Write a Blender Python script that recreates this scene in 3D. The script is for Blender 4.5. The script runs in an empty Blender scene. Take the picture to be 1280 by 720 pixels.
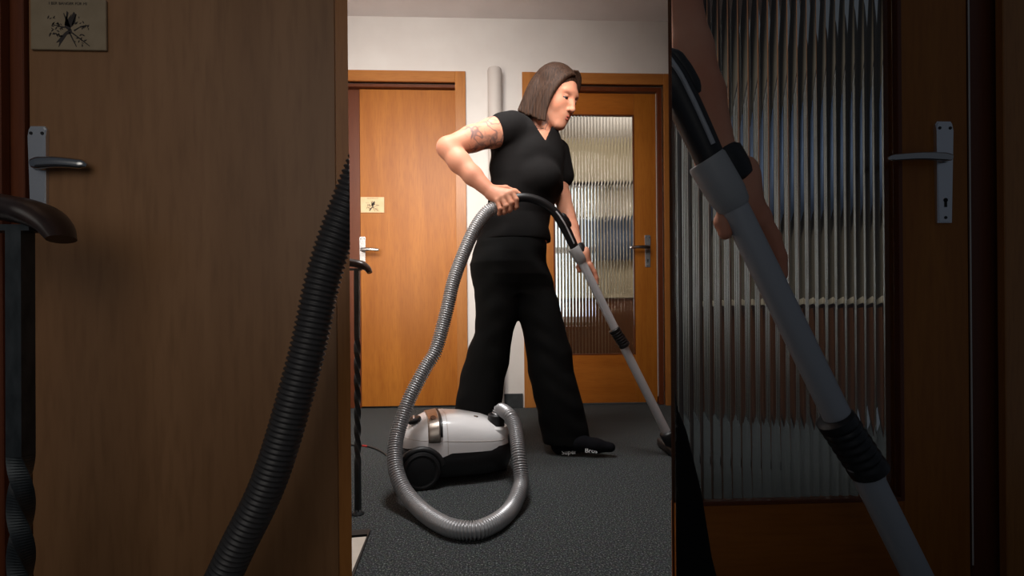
import bpy, bmesh, math, random
import numpy as np
from mathutils import Vector, Matrix

random.seed(7)
rng = np.random.default_rng(7)
C = bpy.context.scene.collection
S = bpy.context.scene
S.render.use_motion_blur = False

# ------------------------------------------------------------------ camera, world, lights, exposure
FPX, HOR, CH = 600.0, 395.0, 0.56          # focal length in px (1280 wide), horizon row, camera height
YAW, ROLL = math.radians(2.4), -0.008
Fv = Vector((math.sin(YAW), math.cos(YAW), 0))
r0 = Vector((math.cos(YAW), -math.sin(YAW), 0)); u0 = Vector((0, 0, 1))
Rv = r0 * math.cos(ROLL) + u0 * math.sin(ROLL)
Uv = -r0 * math.sin(ROLL) + u0 * math.cos(ROLL)
CAM = Vector((0, 0, CH))

cd = bpy.data.cameras.new('camera'); co = bpy.data.objects.new('camera', cd); C.objects.link(co)
cd.sensor_width = 36; cd.lens = FPX / 1280 * 36; cd.shift_y = (HOR - 360) / 1280
cd.clip_start = 0.02
M = Matrix.Identity(4)
for i, v in enumerate((Rv, Uv, -Fv)):
    for j in range(3): M[j][i] = v[j]
M.translation = CAM; co.matrix_world = M
S.camera = co

w = bpy.data.worlds.new('dim_room_light'); S.world = w; w.use_nodes = True
w.node_tree.nodes['Background'].inputs[0].default_value = (0.72, 0.82, 1.0, 1)
w.node_tree.nodes['Background'].inputs[1].default_value = 0.055

S.view_settings.view_transform = 'Standard'; S.view_settings.look = 'None'
S.view_settings.gamma = 1; S.view_settings.exposure = 0.0; S.view_settings.use_curve_mapping = False

def area(name, loc, target, sx, sy, energy, color, spread=180):
    l = bpy.data.lights.new(name, 'AREA'); l.shape = 'RECTANGLE'; l.size = sx; l.size_y = sy
    l.energy = energy; l.color = color; l.spread = math.radians(spread)
    o = bpy.data.objects.new(name, l); C.objects.link(o); o.location = loc
    o.rotation_euler = (Vector(target) - Vector(loc)).to_track_quat('-Z', 'Y').to_euler()
    return o
# out-of-view fills added to light the hallway, near doors, closet and far room
area('hall_front_fill', (-0.52, 1.04, 1.90), (-0.50, 3.0, 1.0), 1.0, 0.75, 17, (1.0, 0.96, 0.92), 100)  # added front light over the opening; no transom is built there
area('face_fill', (0.30, 1.16, 1.62), (0.20, 1.95, 1.36), 0.3, 0.2, 1.6, (1.0, 0.95, 0.9), 70)  # unseen fill added to brighten the woman's face
area('hall_top_fill', (-0.1, 1.42, 2.33), (-0.1, 1.62, 0.0), 0.4, 0.4, 11.5, (1.0, 0.98, 0.96), 110)  # added overhead light for vacuum, carpet and hair; no fixture
area('door_glow_fill', (-0.78, 1.20, 1.05), (-0.45, 2.93, 1.05), 0.35, 0.9, 4.6, (1.0, 0.88, 0.74), 105)  # unseen warm light added for the glow on the left door
area('closet_fill', (1.25, 1.45, 2.0), (1.15, 2.5, 0.8), 0.4, 0.3, 8.0, (0.95, 0.97, 1.0), 110)  # added light inside the closet, brightens its linens
area('near_left_fill', (-0.75, -0.55, 1.25), (-0.85, 0.93, 0.75), 1.6, 1.4, 1.5, (1.0, 0.95, 0.88), 75)  # added light behind the camera, lifts the near left door
area('back_room_ceiling_fill', (1.3, 4.2, 1.9), (1.3, 4.2, 3.0), 0.5, 0.5, 3.5, (1.0, 0.95, 0.86))  # added to brighten the far room's ceiling seen through the glass
area('back_room_fill', (0.5, 3.3, 2.3), (0.6, 5.0, 0.9), 1.2, 0.3, 17, (1.0, 0.97, 0.92))  # added fill just inside the far room, aimed at its back wall

# ------------------------------------------------------------------ helpers
def P(px, py, Z):                       # photo pixel at depth Z -> world point
    return CAM + Rv * ((px - 640) / FPX * Z) + Uv * ((HOR - py) / FPX * Z) + Fv * Z
def W(px, py, y):                       # photo pixel on the plane world y
    d = Rv * ((px - 640) / FPX) + Uv * ((HOR - py) / FPX) + Fv
    return CAM + d * (y / d.y)
def G(px, py, z=0.0):                   # photo pixel on the plane world z
    d = Rv * ((px - 640) / FPX) + Uv * ((HOR - py) / FPX) + Fv
    return CAM + d * ((z - CH) / d.z)
def DV(x, y, z): return Rv * x + Uv * y - Fv * z      # right, up, towards the viewer

def lin(c):
    c = c / 255.0
    return c / 12.92 if c <= 0.04045 else ((c + 0.055) / 1.055) ** 2.4
def col(r, g, b): return (lin(r), lin(g), lin(b), 1)

def new_mat(name, rgb, rough=0.5, metal=0.0, spec=0.5):
    m = bpy.data.materials.new(name); m.use_nodes = True
    b = m.node_tree.nodes['Principled BSDF']
    b.inputs['Base Color'].default_value = col(*rgb)
    b.inputs['Roughness'].default_value = rough; b.inputs['Metallic'].default_value = metal
    b.inputs['Specular IOR Level'].default_value = spec
    return m
def nodes(m): return m.node_tree.nodes, m.node_tree.links, m.node_tree.nodes['Principled BSDF']
def noise_mat(name, c1, c2, scale=(20, 20, 20), rough=0.5, metal=0.0, bump=0.0, detail=4, lo=0.35, hi=0.65, spec=0.5, rot=(0, 0, 0)):
    m = new_mat(name, c1, rough, metal, spec); n, l, b = nodes(m)
    tc = n.new('ShaderNodeTexCoord'); mp = n.new('ShaderNodeMapping'); nz = n.new('ShaderNodeTexNoise'); cr = n.new('ShaderNodeValToRGB')
    mp.inputs['Scale'].default_value = scale; mp.inputs['Rotation'].default_value = rot
    nz.inputs['Scale'].default_value = 1.0; nz.inputs['Detail'].default_value = detail
    cr.color_ramp.elements[0].position = lo; cr.color_ramp.elements[1].position = hi
    cr.color_ramp.elements[0].color = col(*c1); cr.color_ramp.elements[1].color = col(*c2)
    l.new(tc.outputs['Object'], mp.inputs[0]); l.new(mp.outputs[0], nz.inputs['Vector']); l.new(nz.outputs[0], cr.inputs[0]); l.new(cr.outputs[0], b.inputs['Base Color'])
    if bump:
        bp = n.new('ShaderNodeBump'); bp.inputs['Strength'].default_value = bump; bp.inputs['Distance'].default_value = 0.004
        l.new(nz.outputs[0], bp.inputs['Height']); l.new(bp.outputs[0], b.inputs['Normal'])
    return m
def wood_mat(name, c1, c2, c3, rough=0.32, grain=(14, 14, 0.9), figure=True, coat=0.12):
    m = new_mat(name, c1, rough, 0, 0.3); n, l, b = nodes(m)
    tc = n.new('ShaderNodeTexCoord')
    mp = n.new('ShaderNodeMapping'); mp.inputs['Scale'].default_value = grain
    nz = n.new('ShaderNodeTexNoise'); nz.inputs['Scale'].default_value = 1; nz.inputs['Detail'].default_value = 6; nz.inputs['Distortion'].default_value = 0.6
    mp2 = n.new('ShaderNodeMapping'); mp2.inputs['Scale'].default_value = tuple(9 * g for g in grain)
    nz2 = n.new('ShaderNodeTexNoise'); nz2.inputs['Scale'].default_value = 1; nz2.inputs['Detail'].default_value = 3
    mp3 = n.new('ShaderNodeMapping'); mp3.inputs['Scale'].default_value = (2.4, 2.4, 1.1)
    nz3 = n.new('ShaderNodeTexNoise'); nz3.inputs['Scale'].default_value = 1; nz3.inputs['Detail'].default_value = 2
    for a, z in ((mp, nz), (mp2, nz2), (mp3, nz3)):
        l.new(tc.outputs['Object'], a.inputs[0]); l.new(a.outputs[0], z.inputs['Vector'])
    cr = n.new('ShaderNodeValToRGB')
    cr.color_ramp.elements[0].position = 0.3; cr.color_ramp.elements[1].position = 0.7
    cr.color_ramp.elements[0].color = col(*c1); cr.color_ramp.elements[1].color = col(*c2)
    l.new(nz.outputs[0], cr.inputs[0])
    mx = n.new('ShaderNodeMixRGB'); mx.inputs[2].default_value = col(*c3)
    ma = n.new('ShaderNodeMapRange'); ma.inputs[1].default_value = 0.45; ma.inputs[2].default_value = 0.75; ma.inputs[4].default_value = 0.4
    l.new(nz2.outputs[0], ma.inputs[0]); l.new(ma.outputs[0], mx.inputs[0]); l.new(cr.outputs[0], mx.inputs[1])
    mx2 = n.new('ShaderNodeMixRGB'); mx2.inputs[2].default_value = col(*c3)
    mb = n.new('ShaderNodeMapRange'); mb.inputs[1].default_value = 0.5; mb.inputs[2].default_value = 0.7; mb.inputs[4].default_value = 0.25
    l.new(nz3.outputs[0], mb.inputs[0]); l.new(mb.outputs[0], mx2.inputs[0]); l.new(mx.outputs[0], mx2.inputs[1])
    l.new(mx2.outputs[0], b.inputs['Base Color'])
    b.inputs['Coat Weight'].default_value = coat; b.inputs['Coat Roughness'].default_value = 0.3
    return m

def tag(o, label=None, cat=None, group=None, kind=None):
    if label: o['label'] = label
    if cat: o['category'] = cat
    if group: o['group'] = group
    if kind: o['kind'] = kind
    return o
def empty(name, loc=(0, 0, 0), label=None, cat=None, group=None, kind=None):
    o = bpy.data.objects.new(name, None); C.objects.link(o); o.location = loc; o.empty_display_size = 0.1
    return tag(o, label, cat, group, kind)
def link(name, me, m, parent=None, smooth=False):
    if m is not None: me.materials.append(m)
    if smooth:
        me.polygons.foreach_set('use_smooth', [True] * len(me.polygons))
    o = bpy.data.objects.new(name, me); C.objects.link(o)
    if parent is not None:
        o.parent = parent
        o.matrix_parent_inverse = Matrix.Translation(-Vector(parent.location)) if parent.rotation_euler.z == 0 else Matrix.Identity(4)
    return o
def obj(name, bm, m, parent=None, smooth=False):
    bmesh.ops.recalc_face_normals(bm, faces=bm.faces)
    me = bpy.data.meshes.new(name); bm.to_mesh(me); bm.free()
    return link(name, me, m, parent, smooth)
def sharp(o, ang=35):
    me = o.data
    me.set_sharp_from_angle(angle=math.radians(ang))
    return o

def box(bm, x0, x1, y0, y1, z0, z1, bev=0.0, seg=1):
    vs = [bm.verts.new(p) for p in ((x0, y0, z0), (x1, y0, z0), (x1, y1, z0), (x0, y1, z0), (x0, y0, z1), (x1, y0, z1), (x1, y1, z1), (x0, y1, z1))]
    fs = [bm.faces.new([vs[i] for i in q]) for q in ((0, 3, 2, 1), (4, 5, 6, 7), (0, 1, 5, 4), (1, 2, 6, 5), (2, 3, 7, 6), (3, 0, 4, 7))]
    if bev:
        es = list({e for f in fs for e in f.edges})
        bmesh.ops.bevel(bm, geom=es, offset=bev, segments=seg, affect='EDGES', profile=0.5)
    return bm
def prism(bm, pts, y0, y1):             # polygon of (x, z) extruded in y
    a = [bm.verts.new((x, y0, z)) for x, z in pts]; b = [bm.verts.new((x, y1, z)) for x, z in pts]
    n = len(pts)
    bm.faces.new(a); bm.faces.new(list(reversed(b)))
    for i in range(n): bm.faces.new((a[i], b[i], b[(i + 1) % n], a[(i + 1) % n]))
    return bm
def prism_z(bm, pts, z0, z1):           # polygon of (x, y) extruded in z
    a = [bm.verts.new((x, y, z0)) for x, y in pts]; b = [bm.verts.new((x, y, z1)) for x, y in pts]
    n = len(pts)
    bm.faces.new(a); bm.faces.new(list(reversed(b)))
    for i in range(n): bm.faces.new((a[i], b[i], b[(i + 1) % n], a[(i + 1) % n]))
    return bm
def BM(): return bmesh.new()

def spline(pts, n):                     # Catmull-Rom through points, n samples spaced evenly along the length
    p = np.array([tuple(q) for q in pts], float)
    p = np.vstack([2 * p[0] - p[1], p, 2 * p[-1] - p[-2]])
    out = []
    for i in range(1, len(p) - 2):
        t = np.linspace(0, 1, 60, endpoint=False)[:, None]
        a, b, c, d = p[i - 1], p[i], p[i + 1], p[i + 2]
        out.append(0.5 * (2 * b + (c - a) * t + (2 * a - 5 * b + 4 * c - d) * t ** 2 + (3 * b - a - 3 * c + d) * t ** 3))
    out.append(p[-2][None]); q = np.vstack(out)
    s = np.r_[0, np.cumsum(np.linalg.norm(np.diff(q, axis=0), axis=1))]
    u = np.linspace(0, s[-1], n)
    return np.stack([np.interp(u, s, q[:, k]) for k in range(3)], 1), s[-1]
def sweep(bm, path, rad, sides=14, up=(0.31, 0.2, 0.9), flat=None, twist=0.0):
    path = np.asarray(path, float); n = len(path)
    rad = np.broadcast_to(np.asarray(rad, float), (n,))
    t = np.gradient(path, axis=0); t /= np.linalg.norm(t, axis=1)[:, None]
    nrm = np.array(up, float); rings = []
    for i in range(n):
        nrm = nrm - t[i] * np.dot(nrm, t[i]); nrm /= np.linalg.norm(nrm)
        bi = np.cross(t[i], nrm); ring = []
        for k in range(sides):
            a = 2 * math.pi * k / sides + twist * i
            f = 1.0 if flat is None else flat
            ring.append(bm.verts.new(path[i] + rad[i] * (math.cos(a) * nrm + f * math.sin(a) * bi)))
        rings.append(ring)
    for i in range(n - 1):
        for k in range(sides):
            bm.faces.new((rings[i][k], rings[i][(k + 1) % sides], rings[i + 1][(k + 1) % sides], rings[i + 1][k]))
    bm.faces.new(list(reversed(rings[0]))); bm.faces.new(rings[-1])
    return bm
def ribbed(bm, pts, r, pitch=0.0066, depth=0.0035, sides=18, r_fn=None):
    _, L = spline(pts, 4)
    nr = int(L / pitch); path, _ = spline(pts, nr * 4 + 1)
    ph = np.arange(nr * 4 + 1) % 4
    rad = r + depth * np.array([-0.55, 0.45, 0.55, -0.35])[ph]
    return sweep(bm, path, rad, sides)
def cut_plane(bm, point, normal):       # keep the side the normal points away from, close the cut
    g = bm.verts[:] + bm.edges[:] + bm.faces[:]
    r = bmesh.ops.bisect_plane(bm, geom=g, plane_co=point, plane_no=normal, clear_outer=True)
    es = [e for e in r['geom_cut'] if isinstance(e, bmesh.types.BMEdge)]
    if es: bmesh.ops.holes_fill(bm, edges=es, sides=0)
    return bm
def frame_matrix(loc, zdir, xdir=(1, 0, 0)):
    z = Vector(zdir).normalized(); x = Vector(xdir); x = (x - z * x.dot(z)).normalized(); y = z.cross(x)
    m = Matrix.Identity(4)
    for i, v in enumerate((x, y, z)):
        for j in range(3): m[j][i] = v[j]
    m.translation = loc
    return m
def lathe(bm, prof, mtx, sides=32):     # profile of (r, h) round the local z of mtx
    rings = [[bm.verts.new(mtx @ Vector((r * math.cos(2 * math.pi * k / sides), r * math.sin(2 * math.pi * k / sides), h))) for k in range(sides)] for r, h in prof]
    for a, b in zip(rings, rings[1:]):
        for k in range(sides): bm.faces.new((a[k], a[(k + 1) % sides], b[(k + 1) % sides], b[k]))
    bm.faces.new(list(reversed(rings[0]))); bm.faces.new(rings[-1])
    return bm
def text_mesh(name, body, size, mtx, m, parent, extrude=0.0003):
    cu = bpy.data.curves.new(name, 'FONT'); cu.body = body; cu.size = size; cu.extrude = extrude; cu.align_x = 'CENTER'; cu.resolution_u = 3
    t = bpy.data.objects.new(name + '_curve', cu); C.objects.link(t)
    dg = bpy.context.evaluated_depsgraph_get()
    me = bpy.data.meshes.new_from_object(t.evaluated_get(dg))
    bpy.data.objects.remove(t); me.transform(mtx); me.name = name
    me.materials.clear()
    return link(name, me, m, parent)

# ------------------------------------------------------------------ implicit bodies (smooth unions on a rectilinear grid)
class Field:
    def __init__(s, xs, ys, zs):
        s.x, s.y, s.z = (np.asarray(a, np.float32) for a in (xs, ys, zs))
        s.d = np.full((len(s.x), len(s.y), len(s.z)), 1.0, np.float32)
    def loc(s, lo, hi):
        sl = tuple(slice(int(max(0, np.searchsorted(a, l))), int(np.searchsorted(a, h))) for a, l, h in zip((s.x, s.y, s.z), lo, hi))
        return sl, s.x[sl[0]][:, None, None], s.y[sl[1]][None, :, None], s.z[sl[2]][None, None, :]
    def mix(s, sl, p, k, op):
        if p.size == 0: return
        d = s.d[sl]
        if op == 'u':
            h = np.maximum(k - np.abs(d - p), 0) / k; s.d[sl] = np.minimum(d, p) - h * h * k / 4
        elif op == 's':
            p = -p; h = np.maximum(k - np.abs(d - p), 0) / k; s.d[sl] = np.maximum(d, p) + h * h * k / 4
        else:
            s.d[sl] = np.maximum(d, p)
    def cone(s, a, b, ra, rb, k=0.01, op='u'):
        a = np.array(tuple(a)); b = np.array(tuple(b)); m = max(ra, rb) + k + 0.012
        sl, X, Y, Z = s.loc(np.minimum(a, b) - m, np.maximum(a, b) + m)
        ab = b - a; L = float(ab @ ab) + 1e-9
        t = np.clip(((X - a[0]) * ab[0] + (Y - a[1]) * ab[1] + (Z - a[2]) * ab[2]) / L, 0, 1)
        p = np.sqrt((X - a[0] - t * ab[0]) ** 2 + (Y - a[1] - t * ab[1]) ** 2 + (Z - a[2] - t * ab[2]) ** 2) - (ra + (rb - ra) * t)
        s.mix(sl, p.astype(np.float32), k, op)
    def chain(s, pts, rad, k=0.01):
        for i in range(len(pts) - 1): s.cone(pts[i], pts[i + 1], rad[i], rad[i + 1], k)
    def strand(s, pts, rad, k):             # one tapered tube: hard union of its segments, blended once
        p = np.array([tuple(v) for v in pts]); m = max(rad) + k + 0.01
        sl, X, Y, Z = s.loc(p.min(0) - m, p.max(0) + m); best = None
        for a, b, ra, rb in zip(p, p[1:], rad, rad[1:]):
            ab = b - a; L = float(ab @ ab) + 1e-9
            t = np.clip(((X - a[0]) * ab[0] + (Y - a[1]) * ab[1] + (Z - a[2]) * ab[2]) / L, 0, 1)
            d = np.sqrt((X - a[0] - t * ab[0]) ** 2 + (Y - a[1] - t * ab[1]) ** 2 + (Z - a[2] - t * ab[2]) ** 2) - (ra + (rb - ra) * t)
            best = d if best is None else np.minimum(best, d)
        s.mix(sl, best.astype(np.float32), k, 'u')
    def ell(s, c, rad, axes=None, k=0.01, op='u'):
        c = np.array(tuple(c)); R = np.eye(3) if axes is None else np.array([tuple(a) for a in axes]); m = max(rad) + k + 0.012
        sl, X, Y, Z = s.loc(c - m, c + m); X, Y, Z = X - c[0], Y - c[1], Z - c[2]
        q = [(R[i, 0] * X + R[i, 1] * Y + R[i, 2] * Z) for i in range(3)]
        k0 = np.sqrt(sum((q[i] / rad[i]) ** 2 for i in range(3))); k1 = np.sqrt(sum((q[i] / rad[i] ** 2) ** 2 for i in range(3)))
        s.mix(sl, (k0 * (k0 - 1) / np.maximum(k1, 1e-6)).astype(np.float32), k, op)
    def loft(s, rows, k=0.02, e=2.3, off=0.0, fold=None, ang=0.0):
        # rows: (centre Vector, half width x, half depth y) with descending z
        rows = sorted(rows, key=lambda r: r[0].z)
        zz = [r[0].z for r in rows]; m = max(max(r[1], r[2]) for r in rows) + 0.05
        lo = np.array([min(r[0].x for r in rows) - m, min(r[0].y for r in rows) - m, zz[0] - 0.05]); hi = np.array([max(r[0].x for r in rows) + m, max(r[0].y for r in rows) + m, zz[-1] + 0.05])
        sl, X, Y, Z = s.loc(lo, hi); z = Z
        f = lambda j: np.interp(z, zz, [j(r) for r in rows]).astype(np.float32)
        cx, cy, rx, ry = f(lambda r: r[0].x), f(lambda r: r[0].y), f(lambda r: r[1]) + off, f(lambda r: r[2]) + off
        ca, sa = math.cos(ang), math.sin(ang)
        dx = (X - cx) * ca + (Y - cy) * sa; dy = -(X - cx) * sa + (Y - cy) * ca
        rho = (np.abs(dx / rx) ** e + np.abs(dy / ry) ** e) ** (1 / e)
        p = (rho - 1) * np.minimum(rx, ry) * 0.95
        if fold is not None: p = p + fold(np.arctan2(dy, dx), z)
        p = np.maximum(p, np.maximum(zz[0] - z, z - zz[-1]))
        s.mix(sl, p.astype(np.float32), k, 'u')
    def half(s, pt, n, lo=None, hi=None):       # keep the side behind the plane (n points to what is removed)
        n = np.array(tuple(Vector(n).normalized())); pt = np.array(tuple(pt))
        big = np.array([99., 99., 99.])
        sl, X, Y, Z = s.loc(-big if lo is None else lo, big if hi is None else hi)
        p = (X - pt[0]) * n[0] + (Y - pt[1]) * n[1] + (Z - pt[2]) * n[2]
        s.mix(sl, p.astype(np.float32), 0.001, 'i')
    def mesh(s, name, smooth=2):
        d = s.d; ins = d < 0
        for ax in range(3):
            for e in (0, -1):
                i = [slice(None)] * 3; i[ax] = e; ins[tuple(i)] = False; d[tuple(i)] = np.maximum(d[tuple(i)], 1e-3)
        c = np.zeros(tuple(n - 1 for n in d.shape), np.uint8)
        for a in (0, 1):
            for b in (0, 1):
                for e in (0, 1): c += ins[a:a + c.shape[0], b:b + c.shape[1], e:e + c.shape[2]]
        act = (c > 0) & (c < 8); idx = np.argwhere(act)
        vid = np.full(act.shape, -1, np.int32); vid[act] = np.arange(len(idx))
        pos = np.zeros((len(idx), 3)); cnt = np.zeros(len(idx))
        offs = np.array([(a, b, e) for a in (0, 1) for b in (0, 1) for e in (0, 1)])
        D = np.stack([d[tuple((idx + o).T)] for o in offs], 1)
        for i in range(8):
            for j in range(i + 1, 8):
                if np.abs(offs[i] - offs[j]).sum() != 1: continue
                m = (D[:, i] < 0) != (D[:, j] < 0); t = D[m, i] / (D[m, i] - D[m, j])
                pos[m] += idx[m] + offs[i] + t[:, None] * (offs[j] - offs[i]); cnt[m] += 1
        pos /= cnt[:, None]
        V = np.stack([np.interp(pos[:, k], np.arange(len(a)), a) for k, a in enumerate((s.x, s.y, s.z))], 1)
        Q = []
        for ax in range(3):
            o1, o2 = [(1, 2), (2, 0), (0, 1)][ax]
            a = [slice(1, -1)] * 3; a[ax] = slice(0, -1); b = list(a); b[ax] = slice(1, None)
            A, B = ins[tuple(a)], ins[tuple(b)]
            e = np.argwhere(A != B); flip = A[tuple(e.T)]
            base = e.copy(); base[:, o1] += 1; base[:, o2] += 1
            def cell(d1, d2):
                q = base.copy(); q[:, o1] -= d1; q[:, o2] -= d2
                return vid[tuple(q.T)]
            q = np.stack([cell(1, 1), cell(0, 1), cell(0, 0), cell(1, 0)], 1)
            q[~flip] = q[~flip][:, ::-1]; Q.append(q)
        Q = np.vstack(Q); Q = Q[(Q >= 0).all(1)]
        ea = np.concatenate([Q[:, k] for k in range(4)]); eb = np.concatenate([Q[:, (k + 1) % 4] for k in range(4)])
        deg = np.maximum(np.bincount(ea, minlength=len(V)) + np.bincount(eb, minlength=len(V)), 1)
        for it in range(smooth):
            N = np.stack([np.bincount(ea, V[eb, k], len(V)) + np.bincount(eb, V[ea, k], len(V)) for k in range(3)], 1) / deg[:, None]
            V = V + (0.5 if it % 2 == 0 else -0.35) * (N - V)
        me = bpy.data.meshes.new(name)
        me.vertices.add(len(V)); me.vertices.foreach_set('co', V.astype(np.float32).ravel())
        me.loops.add(Q.size); me.loops.foreach_set('vertex_index', Q.astype(np.int32).ravel())
        me.polygons.add(len(Q)); me.polygons.foreach_set('loop_start', np.arange(len(Q), dtype=np.int32) * 4)
        try: me.polygons.foreach_set('loop_total', np.full(len(Q), 4, np.int32))
        except Exception: pass
        me.update(calc_edges=True); me.validate()
        return me
def field_box(pts, pad, step, zfine=None):
    a = np.array([tuple(p) for p in pts]); lo, hi = a.min(0) - pad, a.max(0) + pad
    return Field(*(np.arange(lo[k], hi[k] + step, step) for k in range(3)))

# ------------------------------------------------------------------ materials
M_wall = noise_mat('wall_plaster', (217, 211, 206), (222, 217, 212), (6, 6, 6), 0.85, bump=0.03)
M_ceil = noise_mat('ceiling_paint', (226, 218, 216), (232, 224, 222), (5, 5, 5), 0.9)
M_leaf = wood_mat('door_veneer', (158, 92, 27), (176, 108, 37), (130, 69, 19), 0.42, (13, 13, 1.3), coat=0.0)
M_leaf_flat = wood_mat('door_rail_veneer', (156, 88, 28), (172, 102, 38), (128, 67, 20), 0.3, (1.3, 13, 13))
M_leaf_near = wood_mat('dimmed_door_veneer', (138, 98, 64), (154, 112, 76), (112, 78, 48), 0.4, (10, 10, 1.2))  # door veneer greyed and darkened; the dim light is put into its colour
M_case = wood_mat('casing_veneer', (164, 104, 50), (180, 118, 58), (136, 80, 36), 0.35, (22, 22, 1.6))
M_case_flat = wood_mat('casing_head_veneer', (162, 102, 49), (178, 116, 57), (134, 80, 36), 0.35, (1.6, 22, 22))
M_jamb = wood_mat('shaded_jamb_veneer', (96, 46, 22), (106, 54, 27), (76, 36, 16), 0.4, (20, 20, 1.5))  # darker than the casing: the rebate's shade is put into the colour
M_chrome = new_mat('satin_chrome', (226, 226, 228), 0.26, 0.85)
M_lever = new_mat('lever_chrome', (190, 188, 186), 0.2, 1.0)
M_black = new_mat('black_plastic', (20, 20, 22), 0.42)
M_hole = new_mat('keyhole_black', (8, 8, 8), 0.8)
M_base = noise_mat('baseboard_dark', (36, 40, 42), (48, 52, 54), (30, 30, 30), 0.7)
M_pipe = noise_mat('pipe_paint', (196, 188, 182), (202, 194, 188), (8, 8, 2), 0.6)
M_rail = noise_mat('handrail_plastic', (44, 32, 28), (58, 42, 36), (40, 40, 8), 0.35)
M_iron = noise_mat('wrought_iron', (52, 56, 58), (70, 74, 76), (60, 60, 20), 0.45, 0.6)
M_plaque = noise_mat('plaque_cream', (214, 186, 142), (222, 196, 154), (30, 30, 30), 0.6)
M_ink = new_mat('print_ink', (44, 34, 30), 0.7)
M_glow = noise_mat('sill_paint', (206, 198, 186), (216, 208, 196), (20, 20, 20), 0.6)
M_edge = new_mat('edge_strip', (30, 30, 29), 0.6)

# carpet: fine speckled loop pile
M_carpet = new_mat('carpet_speckle', (50, 52, 54), 0.95, 0, 0.15)
n, l, b = nodes(M_carpet)
tc = n.new('ShaderNodeTexCoord'); nz = n.new('ShaderNodeTexNoise'); nz.inputs['Scale'].default_value = 240; nz.inputs['Detail'].default_value = 3; nz.inputs['Roughness'].default_value = 0.75
cr = n.new('ShaderNodeValToRGB'); e = cr.color_ramp.elements
e[0].position = 0.36; e[0].color = col(36, 38, 39); e[1].position = 0.72; e[1].color = col(176, 180, 178)
e2 = e.new(0.55); e2.color = col(74, 78, 79)
vz = n.new('ShaderNodeTexNoise'); vz.inputs['Scale'].default_value = 95; vz.inputs['Detail'].default_value = 2
hs = n.new('ShaderNodeMixRGB'); hs.blend_type = 'MULTIPLY'; hs.inputs[0].default_value = 0.35
l.new(tc.outputs['Object'], nz.inputs['Vector']); l.new(nz.outputs[0], cr.inputs[0]); l.new(cr.outputs[0], hs.inputs[1]); l.new(tc.outputs['Object'], vz.inputs['Vector']); l.new(vz.outputs['Color'], hs.inputs[2])
l.new(hs.outputs[0], b.inputs['Base Color'])
bp = n.new('ShaderNodeBump'); bp.inputs['Strength'].default_value = 0.6; bp.inputs['Distance'].default_value = 0.004
l.new(nz.outputs[0], bp.inputs['Height']); l.new(bp.outputs[0], b.inputs['Normal'])

# fluted glass
M_glass = bpy.data.materials.new('fluted_glass'); M_glass.use_nodes = True
n = M_glass.node_tree.nodes; l = M_glass.node_tree.links; n.clear()
o_ = n.new('ShaderNodeOutputMaterial'); g_ = n.new('ShaderNodeBsdfGlass'); g_.inputs['IOR'].default_value = 1.45; g_.inputs['Roughness'].default_value = 0.02
g_.inputs['Color'].default_value = (0.93, 0.93, 0.9, 1); l.new(g_.outputs[0], o_.inputs[0])

# ------------------------------------------------------------------ room shell
D = 2.93                                  # back wall plane
YN = D / 3.168                            # plane of the two near doors beside the opening
HC = W(640, 23.5, D).z
XL, XR = -1.25, 1.45
def near(px, py): return W((px), (py), YN)
# back-wall openings (x of the leaves)
d1l, d1r = W(424, 300, D).x, W(570.5, 300, D).x
d2l, d2r = W(668, 300, D).x, W(830, 300, D).x
HT1, HT2 = W(505, 103, D).z, W(745, 106, D).z
bm = BM()
prism_z(bm, [(-2.2, 0.2), (2.2, 0.2), (2.2, 5.2), (-2.2, 5.2)], -0.05, 0.0)
tag(obj('floor', bm, M_carpet), 'dark grey speckled carpet floor', 'floor', kind='structure')
bm = BM(); box(bm, -2.2, 2.2, YN, 5.2, HC, HC + 0.06)
tag(obj('ceiling', bm, M_ceil), 'plain grey white ceiling over the hallway', 'ceiling', kind='structure')
bm = BM()
t = D + 0.14
for x0, x1, z0, z1 in ((-2.2, d1l, 0, HC), (d1r, d2l, 0, HC), (d2r, 2.2, 0, HC), (d1l, d1r, HT1, HC), (d2l, d2r, HT2, HC)):
    box(bm, x0, x1, D, t, z0, z1)
tag(obj('wall_back', bm, M_wall), 'white plaster wall holding both wooden doors', 'wall', kind='structure')
bm = BM(); box(bm, XL - 0.06, XL, YN + 0.06, D, 0, HC); tag(obj('wall_left', bm, M_wall), 'white hallway wall out of view on the left', 'wall', kind='structure')
# near wall: piers left and right plus the lintel over the opening
nl, nr = near(438, 360).x, near(842, 360).x
n1l, n4r = near(4, 360).x, near(1256, 360).x
TOPN = 2.06
bm = BM(); box(bm, -2.2, n1l, YN, YN + 0.06, 0, HC); box(bm, n1l, n4r, YN, YN + 0.06, TOPN, HC); box(bm, n4r, 2.2, YN, YN + 0.06, 0, HC)
tag(obj('wall_front', bm, M_wall), 'near wall with an opening between two doors', 'wall', kind='structure')
bm = BM(); box(bm, W(586, 500, D).x - 0.0, W(653.5, 500, D).x, D - 0.014, D, 0, W(640, 492, D).z, 0.002)
tag(obj('baseboard_back', bm, M_base), 'dark baseboard between the two wooden doors', 'baseboard', kind='structure')

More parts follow.
